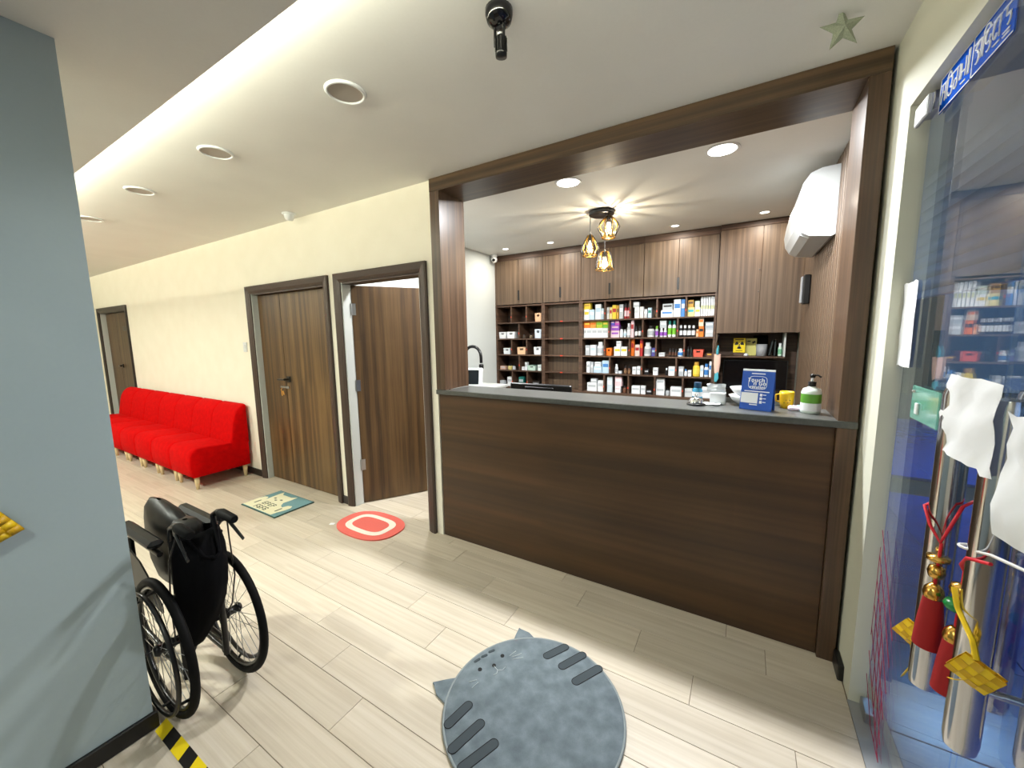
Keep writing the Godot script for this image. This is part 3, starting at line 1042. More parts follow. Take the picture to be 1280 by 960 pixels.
func build_pharmacy() -> void:
	shelf_unit(-2.995, -2.262, [[638.5, 657.4], [648.2], [639.2, 657.9], [648.7], [640, 658.5]], "open shelf bay with small baskets beside the white wall", 0.3, M.shelf_wood)
	shelf_unit(-2.26, -1.747, [[], [], [], [], []], "empty shelf bay with five bare boards between the stocked bays", 0.12, M.cabinet_wood_b)
	shelf_unit(-1.745, -0.256, [[755.8, 787.2, 820.8, 857.2], [760.8, 803, 846.7], [755.3, 786.3, 819.7, 855], [761.7, 802, 845], [754.5, 785, 818, 853.3]], "wide shelf bay packed with medicine boxes and bottles", 0.3, M.shelf_wood)
	# overhead cabinets
	var labs := ["overhead walnut cabinet above the baskets, beside the white wall", "overhead walnut cabinet above the empty boards", "overhead walnut cabinet above the orange and green boxes", "overhead walnut cabinet above the four capped bottles"]
	var spans := [[-2.995, -2.625, -2.262], [-2.26, -2.02, -1.747], [-1.745, -1.39, -1.002], [-1.0, -0.64, -0.256]]
	for i in 4:
		var s: Array = spans[i]
		var t := thing("overhead_cabinet", labs[i], "cabinet", Vector3.ZERO, 0.0, "overhead cabinets along the dispensary wall")
		var st := S()
		bb(st, s[0], s[2], 1.936, 2.598, FZ - 0.34, FZ - 0.02)
		obj("body", st, M.shelf_wood, t)
		st = S()
		bb(st, s[0], s[2], 2.522, 2.598, FZ - 0.02, FZ - 0.008, 0.001)
		obj("filler", st, M.shelf_wood, t)
		for k in 2:
			st = S()
			bb(st, s[k] + 0.0015, s[k + 1] - 0.0015, 1.938, 2.518, FZ - 0.019, FZ, 0.0015)
			var d := obj("door", st, [M.cabinet_wood, M.cabinet_wood_b, M.cabinet_wood_c][(i + k) % 3], t)
			if k == 0:
				st = S()
				bb(st, s[1] - 0.012, s[1] + 0.012, 1.99, 2.12, FZ - 0.001, FZ + 0.003, 0.001)
				obj("finger_slot", st, M.black_plastic, d)
	var st := S()
	# tall cabinet over the nook
	var t := thing("tall_cabinet", "tall walnut double door cabinet above the desk nook", "cabinet")
	bb(st, -0.252, RX - 0.002, 1.52, 2.598, FZ - 0.34, FZ)
	obj("body", st, M.shelf_wood, t)
	st = S()
	bb(st, -0.252, RX - 0.002, 2.545, 2.598, FZ, FZ + 0.012, 0.001)
	obj("filler", st, M.shelf_wood, t)
	for k in [[-0.25, 0.113, "a"], [0.116, RX - 0.004, "b"]]:
		st = S()
		bb(st, k[0], k[1], 1.515, 2.54, FZ, FZ + 0.02, 0.0015)
		var d := obj("door", st, M.cabinet_wood_c if k[2] == "a" else M.cabinet_wood, t)
		if k[2] == "a":
			for y in [1.92, 2.13]:
				st = S()
				lathe(st, [Vector2(0.006, 0), Vector2(0.006, 0.004), Vector2(0, 0.005)], 10, Vector3(0.1, y, FZ + 0.02), Basis(Vector3.RIGHT, PI / 2))
				obj("lock", st, M.chrome, d)
	# desk nook under it
	t = thing("desk_nook", "walnut desk nook with a shelf below the tall cabinet", "desk")
	st = S()
	bb(st, -0.252, RX - 0.002, 0.8, 1.513, FZ - 0.345, FZ - 0.33)
	obj("back_panel", st, M.shelf_wood, t)
	st = S()
	bb(st, -0.252, -0.236, 0.0, 1.513, FZ - 0.33, FZ + 0.01, 0.001)
	obj("side_panel", st, M.cabinet_wood, t)
	st = S()
	bb(st, -0.236, 0.36, 1.262, 1.276, FZ - 0.33, FZ - 0.06, 0.001)
	obj("shelf_board", st, M.shelf_wood, t)
	st = S()
	bb(st, 0.345, 0.36, 1.276, 1.513, FZ - 0.33, FZ - 0.06, 0.001)
	obj("divider", st, M.lining, t)
	st = S()
	bb(st, -0.236, RX - 0.004, 0.72, 0.75, FZ - 0.33, FZ + 0.3, 0.003)
	obj("desk_top", st, M.worktop, t)
	# base cabinets below the open shelves
	var bl := ["base cabinet below the basket bay", "base cabinet below the empty bay", "base cabinet below the medicine bay"]
	var bs := [[-2.995, -2.262], [-2.26, -1.747], [-1.745, -0.256]]
	for i in 3:
		t = thing("base_cabinet", bl[i], "cabinet")
		st = S()
		bb(st, bs[i][0], bs[i][1], 0.001, 0.798, FZ - 0.33, FZ - 0.02)
		obj("body", st, M.shelf_wood, t)
		var mid: float = (bs[i][0] + bs[i][1]) / 2
		for k in [[bs[i][0] + 0.002, mid - 0.002], [mid + 0.002, bs[i][1] - 0.002]]:
			st = S()
			bb(st, k[0], k[1], 0.08, 0.795, FZ - 0.02, FZ, 0.0015)
			obj("door", st, M.cabinet_wood_b, t)
	# fluted panelling on the right wall
	st = S()
	bb(st, RX - 0.012, RX - 0.001, 0.0, 2.598, FZ + 0.03, -0.265)
	var pan := struct("trim_6", st, M.shelf_wood, "fluted walnut panelling on the dispensary side wall")
	var n := 36
	var dz := (FZ + 0.03 + 0.265) / n
	var sl := S()
	var w := absf(dz) - 0.012
	bx(sl, Vector3.ZERO, Vector3(0.014, 2.59, w), 0.004)
	sl.generate_normals()
	var slm := sl.commit()
	for i in n:
		var o := inst("slat", slm, [M.cabinet_wood, M.cabinet_wood_b, M.cabinet_wood_c][i % 3], pan)
		o.position = Vector3(RX - 0.018, 1.3, -0.265 + dz * (i + 0.5))
	# air conditioner
	t = thing("air_conditioner", "white wall air conditioner on the fluted panelling", "air conditioner", Vector3(RX - 0.026, 0, 0))
	var prof := [Vector2(0, 2.53), Vector2(-0.09, 2.525), Vector2(-0.145, 2.505), Vector2(-0.18, 2.45), Vector2(-0.2, 2.36), Vector2(-0.21, 2.27), Vector2(-0.2, 2.2), Vector2(-0.17, 2.15), Vector2(-0.13, 2.125), Vector2(-0.02, 2.11), Vector2(0, 2.12)]
	st = S()
	prism(st, PackedVector2Array(prof), 0.82, Transform3D(Basis(), Vector3(0, 0, -1.0)))
	obj("body", st, mat("ac_white", rgb(196, 200, 201), 0.35), t)
	st = S()
	prism(st, PackedVector2Array([Vector2(-0.192, 2.205), Vector2(-0.168, 2.158), Vector2(-0.12, 2.132), Vector2(-0.112, 2.14), Vector2(-0.15, 2.165), Vector2(-0.18, 2.21)]), 0.7, Transform3D(Basis(), Vector3(-0.006, -0.012, -1.06)))
	obj("louvre", st, M.ac_white, t)
	st = S()
	prism(st, PackedVector2Array([Vector2(-0.186, 2.205), Vector2(-0.16, 2.16), Vector2(-0.148, 2.165), Vector2(-0.175, 2.212)]), 0.004, Transform3D(Basis(), Vector3(-0.002, 0, -0.9975)))
	obj("vent_seam", st, M.grey_plastic, t)
	st = S()
	prism(st, PackedVector2Array([Vector2(-0.202, 2.285), Vector2(-0.196, 2.285), Vector2(-0.03, 2.215), Vector2(-0.03, 2.211), Vector2(-0.197, 2.28)]), 0.003, Transform3D(Basis(), Vector3(0, 0, -0.998)))
	obj("seam", st, M.grey_plastic, t)
	# wall device
	t = thing("wall_intercom", "black and grey handset unit on the fluted panelling under the air conditioner", "intercom", Vector3(RX - 0.026, 1.87, -1.95))
	st = S()
	bx(st, Vector3(-0.025, 0, 0), Vector3(0.05, 0.24, 0.09), 0.008)
	obj("body", st, M.black_plastic, t)
	st = S()
	bx(st, Vector3(-0.055, 0, -0.02), Vector3(0.018, 0.22, 0.045), 0.006)
	obj("handset", st, M.grey_plastic, t)
	# security camera in the far corner
	t = thing("security_camera", "white dome security camera at the corner of the shelving", "camera", Vector3(-2.93, 2.6, -2.34))
	st = S()
	lathe(st, [Vector2(0.03, -0.035), Vector2(0.042, -0.03), Vector2(0.042, -0.001), Vector2(0.0, -0.001)], 18)
	obj("base", st, M.white_plastic, t)
	st = S()
	lathe(st, [Vector2(0, -0.11), Vector2(0.022, -0.105), Vector2(0.038, -0.085), Vector2(0.042, -0.062), Vector2(0.034, -0.04), Vector2(0.02, -0.03)], 18)
	obj("head", st, M.white_plastic, t)
	st = S()
	lathe(st, [Vector2(0.02, 0), Vector2(0.018, 0.008), Vector2(0, 0.01)], 14, Vector3(0.014, -0.078, 0.034), Basis(Vector3.RIGHT, 1.5) * Basis(Vector3.BACK, -0.3))
	obj("lens", st, M.black_gloss, t)

# ------------------------------------------------------------------ stock on the shelves
const ROWNAME := ["top", "second", "third", "fourth", "bottom"]
var stock_count := {}

func put_label(o: Node3D, label: String, cat: String, group: String) -> void:
	tag(o, label, cat, group)

func carton(x0: float, x1: float, y: float, h: float, z: float, c: Color, band: Color, label: String, group: String) -> void:
	var w := maxf(x1 - x0 - 0.003, 0.012)
	var d := clampf(w * 0.8, 0.05, 0.14)
	var t := thing("carton", label, "box", Vector3((x0 + x1) / 2, y, z - d / 2), 0.0, group)
	var st := S()
	bx(st, Vector3(0, h / 2, 0), Vector3(w, h, d), 0.001)
	obj("box", st, plain(c), t)
	st = S()
	bx(st, Vector3(0, h * 0.62, d / 2), Vector3(w * 0.8, h * 0.26, 0.001))
	obj("printed_band", st, plain(band), t)

func bottle(x0: float, x1: float, y: float, h: float, z: float, c: Color, cap: Color, lab: Color, label: String, group: String) -> void:
	var r := maxf((x1 - x0) / 2 - 0.001, 0.008)
	var t := thing("bottle", label, "bottle", Vector3((x0 + x1) / 2, y, z - r), 0.0, group)
	var st := S()
	lathe(st, [Vector2(0, 0), Vector2(r * 0.92, 0), Vector2(r, h * 0.05), Vector2(r, h * 0.05), Vector2(r, h * 0.62), Vector2(r * 0.9, h * 0.7), Vector2(r * 0.62, h * 0.76)], 14)
	obj("body", st, plain(c, 0.25), t)
	st = S()
	lathe(st, [Vector2(r * 0.7, h * 0.76), Vector2(r * 0.7, h), Vector2(r * 0.7, h), Vector2(0, h)], 14)
	obj("cap", st, plain(cap, 0.4), t)
	st = S()
	lathe(st, [Vector2(r + 0.001, h * 0.16), Vector2(r + 0.001, h * 0.55)], 14)
	obj("paper_label", st, plain(lab), t)

func basket(x0: float, x1: float, y: float, h: float, z: float, c: Color, label: String, group: String) -> void:
	var w := x1 - x0 - 0.002
	var d := 0.2
	var t := thing("basket", label, "basket", Vector3((x0 + x1) / 2, y, z - d / 2), 0.0, group)
	var st := S()
	var k := 0.006
	var tp := w * 0.06
	bx(st, Vector3(0, 0.004, 0), Vector3(w - tp * 2, 0.008, d - 0.02), 0.002)
	# side and back walls, and a front with a hand hole
	for s in [-1.0, 1.0]:
		bx(st, Vector3(s * (w / 2 - tp * 0.6), h / 2, 0), Vector3(k, h, d), 0.001, Basis(Vector3.BACK, -s * tp / h * 0.9))
	bx(st, Vector3(0, h / 2, -d / 2 + k), Vector3(w - tp, h, k), 0.001)
	var fz := d / 2 - k
	bx(st, Vector3(0, h * 0.3, fz), Vector3(w - tp * 1.6, h * 0.6, k), 0.001)
	bx(st, Vector3(0, h * 0.92, fz), Vector3(w, h * 0.16, k * 1.4), 0.001)
	for s in [-1.0, 1.0]:
		bx(st, Vector3(s * w * 0.34, h * 0.72, fz), Vector3(w * 0.3, h * 0.26, k), 0.001)
	obj("tray", st, plain(c), t)
	st = S()
	bx(st, Vector3(0, h * 0.4, -0.01), Vector3(w * 0.7, h * 0.55, d * 0.7), 0.003)
	obj("contents", st, plain(rgb(60, 56, 52)), t)

func build_products() -> void:
	var W0 := rgb(236, 240, 242)
	var GR := rgb(188, 194, 198)
	var PB := rgb(190, 216, 232)
	var BL := rgb(64, 130, 200)
	var YE := rgb(236, 206, 60)
	var GO := rgb(206, 158, 60)
	var OR := rgb(240, 120, 24)
	var GN := rgb(120, 190, 50)
	var PU := rgb(150, 80, 190)
	var DK := rgb(34, 32, 34)
	var BR := rgb(96, 60, 40)
	var RD := rgb(176, 34, 40)
	var PK := rgb(230, 200, 206)
	var CO := rgb(222, 92, 70)
	var TE := rgb(20, 110, 100)
	# row, left, right, top (enlarged picture units), base (0 = shelf), kind, colour, second colour, words
	var L := [
		[0, 42, 100, 220, 0, "c", W0, YE, "white carton with a yellow band"], [0, 55, 110, 172, 220, "c", YE, GO, "yellow carton lying on the white one"], [0, 102, 138, 222, 0, "c", PB, W0, "short pale blue carton"], [0, 145, 188, 182, 0, "c", W0, PB, "tall white carton with a pale blue band"], [0, 188, 210, 212, 0, "c", PB, W0, "narrow pale blue carton"],
		[0, 220, 250, 205, 0, "c", W0, GR, "white carton"], [0, 252, 271, 205, 0, "c", rgb(240, 226, 160), RD, "narrow cream carton"], [0, 272, 304, 188, 0, "c", YE, RD, "yellow carton with a red band"], [0, 305, 322, 190, 0, "c", GO, BR, "narrow golden brown carton"], [0, 325, 355, 183, 0, "c", GR, W0, "grey carton"], [0, 362, 382, 180, 0, "b", RD, DK, PK, "dark red bottle with black cap"], [0, 385, 405, 180, 0, "b", RD, DK, PK, "dark red bottle with black cap"],
		[0, 430, 475, 165, 205, "c", GR, W0, "grey carton lying on white ones"], [0, 440, 475, 205, 0, "c", W0, GR, "white carton"], [0, 478, 508, 200, 0, "c", rgb(214, 210, 206), GR, "off white carton"], [0, 511, 535, 218, 0, "c", GR, W0, "small grey carton"], [0, 540, 568, 208, 0, "c", PB, TE, "pale blue carton"],
		[0, 603, 616, 235, 0, "b", BR, GO, GO, "tiny brown bottle"], [0, 637, 730, 225, 0, "c", W0, BL, "wide white carton"], [0, 650, 727, 178, 225, "c", GR, DK, "wide grey carton lying on the white one"], [0, 735, 788, 145, 0, "c", W0, BL, "tall white carton with a blue band"], [0, 790, 820, 145, 0, "c", BL, W0, "tall blue carton"],
		[0, 830, 890, 205, 0, "c", rgb(240, 226, 150), rgb(60, 170, 190), "pale yellow carton with a teal band"], [0, 835, 885, 150, 205, "c", GO, BR, "golden carton lying on the pale yellow one"], [0, 892, 934, 205, 0, "c", W0, YE, "white carton with a yellow band"], [0, 892, 930, 157, 205, "c", rgb(206, 222, 204), W0, "pale green carton"],
		[1, 38, 78, 360, 0, "c", W0, GR, "white carton under the coloured ones"], [1, 78, 118, 360, 0, "c", W0, GR, "white carton under the coloured ones"], [1, 118, 158, 360, 0, "c", W0, GR, "white carton under the coloured ones"], [1, 158, 198, 360, 0, "c", W0, GR, "white carton under the coloured ones"], [1, 198, 240, 360, 0, "c", W0, GR, "white carton under the coloured ones"],
		[1, 50, 105, 310, 360, "c", OR, YE, "bright orange carton on white ones"], [1, 107, 150, 310, 360, "c", rgb(226, 160, 60), OR, "amber carton on white ones"], [1, 152, 198, 308, 360, "c", rgb(190, 200, 50), GN, "yellow green carton on white ones"], [1, 200, 242, 306, 360, "c", GN, YE, "bright green carton on white ones"],
		[1, 257, 325, 380, 0, "c", PK, PU, "pale pink carton at the foot of a stack"], [1, 257, 325, 338, 380, "c", PU, PK, "violet carton in the middle of a stack"], [1, 257, 290, 300, 338, "c", rgb(96, 90, 200), PK, "blue violet carton on top of a stack"], [1, 292, 325, 300, 338, "c", rgb(200, 80, 180), PK, "magenta carton on top of a stack"],
		[1, 327, 352, 350, 0, "b", W0, DK, W0, "white bottle with black cap"], [1, 356, 376, 370, 0, "b", W0, GR, PB, "small white bottle"], [1, 380, 408, 325, 0, "b", GR, W0, W0, "grey bottle with white cap"], [1, 412, 436, 298, 0, "c", PK, RD, "tall pinkish carton"], [1, 440, 462, 348, 0, "b", DK, DK, W0, "black bottle with white label"], [1, 466, 490, 345, 0, "b", DK, DK, W0, "black bottle with white label"],
		[1, 530, 586, 345, 0, "b", W0, DK, GR, "wide white jar with black lid"], [1, 593, 618, 345, 0, "b", GR, GN, PU, "grey bottle with green cap"], [1, 627, 653, 360, 0, "b", W0, W0, PU, "white bottle with purple label"], [1, 656, 682, 360, 0, "b", W0, W0, PU, "white bottle with purple label"], [1, 630, 680, 305, 360, "c", GR, W0, "grey carton across two bottles"], [1, 690, 718, 305, 0, "b", W0, TE, GN, "white bottle with dark green cap"], [1, 722, 752, 305, 0, "b", W0, TE, GN, "white bottle with dark green cap"],
		[1, 772, 800, 340, 0, "b", DK, W0, W0, "dark bottle with white cap and label"], [1, 804, 832, 340, 0, "b", DK, W0, W0, "dark bottle with white cap and label"], [1, 836, 864, 340, 0, "b", DK, W0, W0, "dark bottle with white cap and label"], [1, 868, 896, 340, 0, "b", DK, W0, W0, "dark bottle with white cap and label"], [1, 902, 920, 370, 0, "c", rgb(236, 190, 150), OR, "small peach carton"], [1, 922, 960, 346, 0, "c", OR, DK, "orange carton with a dark print"], [1, 922, 960, 275, 346, "c", rgb(244, 220, 190), OR, "cream and orange carton on the orange one"], [1, 970, 1040, 362, 0, "c", GR, W0, "wide grey carton"], [1, 970, 1040, 315, 362, "c", rgb(170, 180, 190), W0, "blue grey carton on the wide grey one"],
		[2, 70, 102, 490, 0, "c", GR, W0, "grey carton"], [2, 106, 148, 488, 0, "c", W0, PB, "white carton"], [2, 152, 205, 465, 0, "b", W0, W0, GR, "large white tub"], [2, 217, 265, 510, 0, "k", OR, W0, "orange basket"], [2, 285, 334, 500, 0, "c", W0, YE, "white carton with a yellow band"], [2, 337, 385, 500, 0, "c", W0, YE, "white carton with a yellow band"], [2, 303, 338, 458, 500, "c", W0, GR, "small white carton lying across two cartons"],
		[2, 406, 438, 440, 0, "c", OR, RD, "tall orange carton"], [2, 442, 478, 485, 0, "c", rgb(230, 210, 200), RD, "red and white carton"], [2, 480, 502, 445, 0, "c", RD, OR, "tall red carton"], [2, 508, 562, 470, 0, "b", W0, W0, GR, "large white bottle"], [2, 567, 595, 510, 0, "c", rgb(90, 86, 170), PB, "small indigo carton"],
		[2, 620, 665, 545, 0, "c", W0, GR, "flat white carton"], [2, 695, 716, 515, 0, "b", DK, DK, BR, "small dark bottle"], [2, 718, 738, 515, 0, "b", DK, DK, BR, "small dark bottle"], [2, 740, 758, 518, 0, "b", DK, DK, BR, "small dark bottle"], [2, 763, 803, 515, 0, "b", W0, W0, BL, "white bottle with a blue label"],
		[2, 832, 852, 500, 0, "b", rgb(40, 56, 52), DK, DK, "slim dark green bottle"], [2, 855, 874, 500, 0, "b", rgb(40, 56, 52), DK, DK, "slim dark green bottle"], [2, 880, 955, 522, 0, "k", CO, W0, "coral red basket"], [2, 978, 1022, 547, 0, "c", BR, GO, "small brown carton"],
		[3, 78, 105, 612, 0, "c", W0, GR, "tall narrow white carton"], [3, 110, 130, 615, 0, "c", GR, W0, "narrow grey carton"], [3, 132, 192, 648, 0, "c", PB, W0, "pale blue carton with a white band"], [3, 140, 185, 615, 648, "c", W0, GR, "white carton lying on the pale blue one"], [3, 196, 248, 605, 0, "c", PB, BL, "tall pale blue carton with a blue band"],
		[3, 290, 315, 632, 0, "b", W0, W0, GR, "white bottle"], [3, 317, 342, 682, 0, "c", GR, W0, "flat grey carton"], [3, 357, 380, 645, 0, "b", BR, DK, rgb(130, 100, 70), "brown bottle with black cap"], [3, 386, 408, 648, 0, "b", BR, DK, rgb(130, 100, 70), "brown bottle with black cap"], [3, 422, 452, 652, 0, "c", W0, GR, "white carton"], [3, 455, 484, 648, 0, "c", W0, GR, "white carton"],
		[3, 512, 545, 668, 0, "c", DK, GR, "low black carton"], [3, 577, 615, 658, 0, "c", W0, GR, "white carton"], [3, 670, 688, 662, 0, "b", DK, W0, DK, "small black bottle"], [3, 693, 742, 650, 0, "c", W0, PB, "large white carton"],
		[3, 769, 808, 650, 0, "c", GR, W0, "grey carton"], [3, 812, 834, 670, 0, "b", W0, BL, W0, "small white bottle with blue cap"], [3, 838, 865, 678, 0, "c", W0, GR, "small white carton"], [3, 876, 930, 615, 0, "b", YE, GO, rgb(244, 220, 90), "bright yellow bottle"], [3, 932, 958, 642, 0, "c", W0, PB, "white carton"], [3, 962, 996, 630, 0, "b", W0, BL, BL, "white bottle with blue label and cap"], [3, 1000, 1024, 612, 0, "c", W0, BL, "tall narrow white carton"],
		[4, 83, 155, 770, 0, "c", W0, GR, "wide white carton"], [4, 110, 155, 740, 770, "c", GR, W0, "grey carton lying on the wide white one"], [4, 163, 205, 755, 0, "c", W0, GR, "tall white carton"], [4, 233, 272, 725, 0, "c", rgb(206, 220, 226), W0, "tall pale blue grey carton"], [4, 292, 335, 797, 0, "c", W0, PK, "white carton"], [4, 292, 345, 724, 797, "c", PK, W0, "pale pink carton lying on the white one"], [4, 346, 378, 797, 0, "b", BR, DK, BR, "brown jar with black lid"],
		[4, 416, 480, 795, 0, "c", W0, GR, "wide white carton"], [4, 486, 520, 795, 0, "c", W0, GR, "white carton"], [4, 528, 568, 822, 0, "c", DK, GR, "low black carton"], [4, 597, 665, 800, 0, "c", W0, GR, "white carton at the foot of a stack"], [4, 597, 665, 738, 800, "c", W0, GR, "white carton on top of a stack"], [4, 672, 700, 817, 0, "b", GR, DK, GR, "small grey jar"], [4, 707, 792, 805, 0, "c", W0, GR, "wide white carton"], [4, 815, 872, 815, 0, "c", rgb(216, 220, 220), GR, "light grey carton"], [4, 945, 1018, 805, 0, "c", W0, GR, "wide white carton"],
	]
	# twelve identical slim white boxes, two high
	for i in 6:
		L.append([0, 938 + 18.6 * i, 955.6 + 18.6 * i, 163, 0, "c", W0, rgb(200, 206, 150), "slim white carton in a double row"])
		L.append([0, 938 + 18.6 * i, 955.6 + 18.6 * i, 122, 163, "c", W0, GR, "slim white carton in a double row"])
	var cells := [[215, 403, 605, 823], [245, 498, 760], [212, 398, 598, 810], [250, 492, 750], [207, 390, 588, 800]]
	var ordn := ["first", "second", "third", "fourth", "fifth"]
	for it in L:
		var r: int = it[0]
		var z := FZ - 0.05
		var p0 := on_z(720 + it[1] / 6.0, 350 + it[3] / 6.0, z)
		var p1 := on_z(720 + it[2] / 6.0, 350 + it[3] / 6.0, z)
		var y: float = ROWS[r + 1] + 0.0008
		for s in cells[r]:
			var dx: float = on_z(720 + s / 6.0, [392, 412, 434, 455, 478][r], FZ).x
			if (p0.x + p1.x) / 2 < dx:
				p1.x = minf(p1.x, dx - 0.01)
			else:
				p0.x = maxf(p0.x, dx + 0.01)
		p0.x = maxf(p0.x, -1.721)
		p1.x = minf(p1.x, -0.281)
		var h: float = (p0.y + p1.y) / 2 - y
		if it[4] > 0:
			y = (on_z(720 + it[1] / 6.0, 350 + it[4] / 6.0, z).y + on_z(720 + it[2] / 6.0, 350 + it[4] / 6.0, z).y) / 2
			h = (p0.y + p1.y) / 2 - y
		h = clampf(h, 0.02, ROWS[r] - 0.0185 - y)
		var c := 0
		for s in cells[r]:
			if (it[1] + it[2]) / 2 > s:
				c += 1
		var label := "%s, %s row, %s cell from empty boards" % [it[it.size() - 1], ROWNAME[r], ordn[c]]
		var g := "%s row of the medicine bay" % ROWNAME[r]
		if it[5] == "c":
			carton(p0.x, p1.x, y, h, z, it[6], it[7], label, g)
		elif it[5] == "b":
			bottle(p0.x, p1.x, y, h, z, it[6], it[7], it[8], label, g)
		else:
			basket(p0.x, p1.x, y, h, z, it[6], label, g)
	# lift stacked cartons exactly onto what they lie on is done by their measured base heights
	var K := [
		[0, 402, 455, 215, "k", rgb(222, 176, 140), "peach basket on the top row beside the empty boards"],
		[1, 95, 153, 378, "k", W0, "white basket on the second row beside the white wall"], [1, 162, 228, 375, "k", W0, "white basket on the second row, next to another white basket"], [1, 400, 455, 352, "k", rgb(214, 226, 236), "tall white basket on the second row beside the empty boards"],
		[2, 132, 190, 515, "k", rgb(226, 234, 236), "white basket on the third row beside the white wall"], [2, 250, 322, 507, "k", rgb(242, 202, 160), "cream orange basket on the third row, middle compartment"], [2, 392, 452, 505, "k", W0, "white basket on the third row beside the empty boards"],
		[3, 105, 150, 668, "c", rgb(206, 170, 150), "small beige carton on the fourth row beside the white wall"], [3, 163, 200, 655, "b", rgb(206, 190, 120), "yellowish jar on the fourth row beside the beige carton"], [3, 205, 230, 660, "b", GR, "small grey jar on the fourth row by the divider"], [3, 288, 313, 675, "c", W0, "small white carton on the fourth row by the green basket"], [3, 316, 335, 637, "c", W0, "tall white carton on the fourth row by the green basket"], [3, 338, 405, 665, "k", rgb(190, 216, 200), "pale green basket on the fourth row"], [3, 425, 455, 658, "c", rgb(224, 236, 228), "white carton on the fourth row beside the empty boards"],
		[4, 95, 140, 792, "c", GR, "grey carton on the bottom row beside the white wall"], [4, 165, 205, 762, "c", W0, "white carton on the bottom row by the divider"], [4, 262, 305, 762, "c", TE, "dark teal carton on the bottom row"], [4, 380, 440, 800, "c", rgb(44, 36, 32), "dark brown carton on the bottom row beside the empty boards"],
		[1, 290, 318, 400, "b", rgb(70, 60, 50), "small dark jar on the second row, first of two"], [1, 350, 375, 398, "b", rgb(110, 96, 76), "small brown jar on the second row beside the tall basket"],
	]
	var ka := [[638.5, 657.4], [648.2], [639.2, 657.9], [648.7], [640, 658.5]]
	for it in K:
		var z := FZ - 0.04
		var p0 := on_z(610 + it[1] / 6.854, 360 + it[3] / 6.857, z)
		var p1 := on_z(610 + it[2] / 6.854, 360 + it[3] / 6.857, z)
		var y: float = ROWS[it[0] + 1] + 0.0008
		for s in ka[it[0]]:
			var dx: float = on_z(s, [392, 412, 434, 455, 478][it[0]], FZ).x
			if (p0.x + p1.x) / 2 < dx:
				p1.x = minf(p1.x, dx - 0.011)
			else:
				p0.x = maxf(p0.x, dx + 0.011)
		p0.x = maxf(p0.x, -2.971)
		p1.x = minf(p1.x, -2.287)
		var h := clampf((p0.y + p1.y) / 2 - y, 0.03, ROWS[it[0]] - 0.02 - y)
		if it[4] == "k":
			basket(p0.x, p1.x, y, h, z, it[5], it[6], "things in the basket bay")
		elif it[4] == "b":
			bottle(p0.x, p1.x, y, h, z, it[5], DK, it[5], it[6], "things in the basket bay")
		else:
			carton(p0.x, p1.x, y, h, z, it[5], GR, it[6], "things in the basket bay")

# ------------------------------------------------------------------ counter
const CY := 1.138

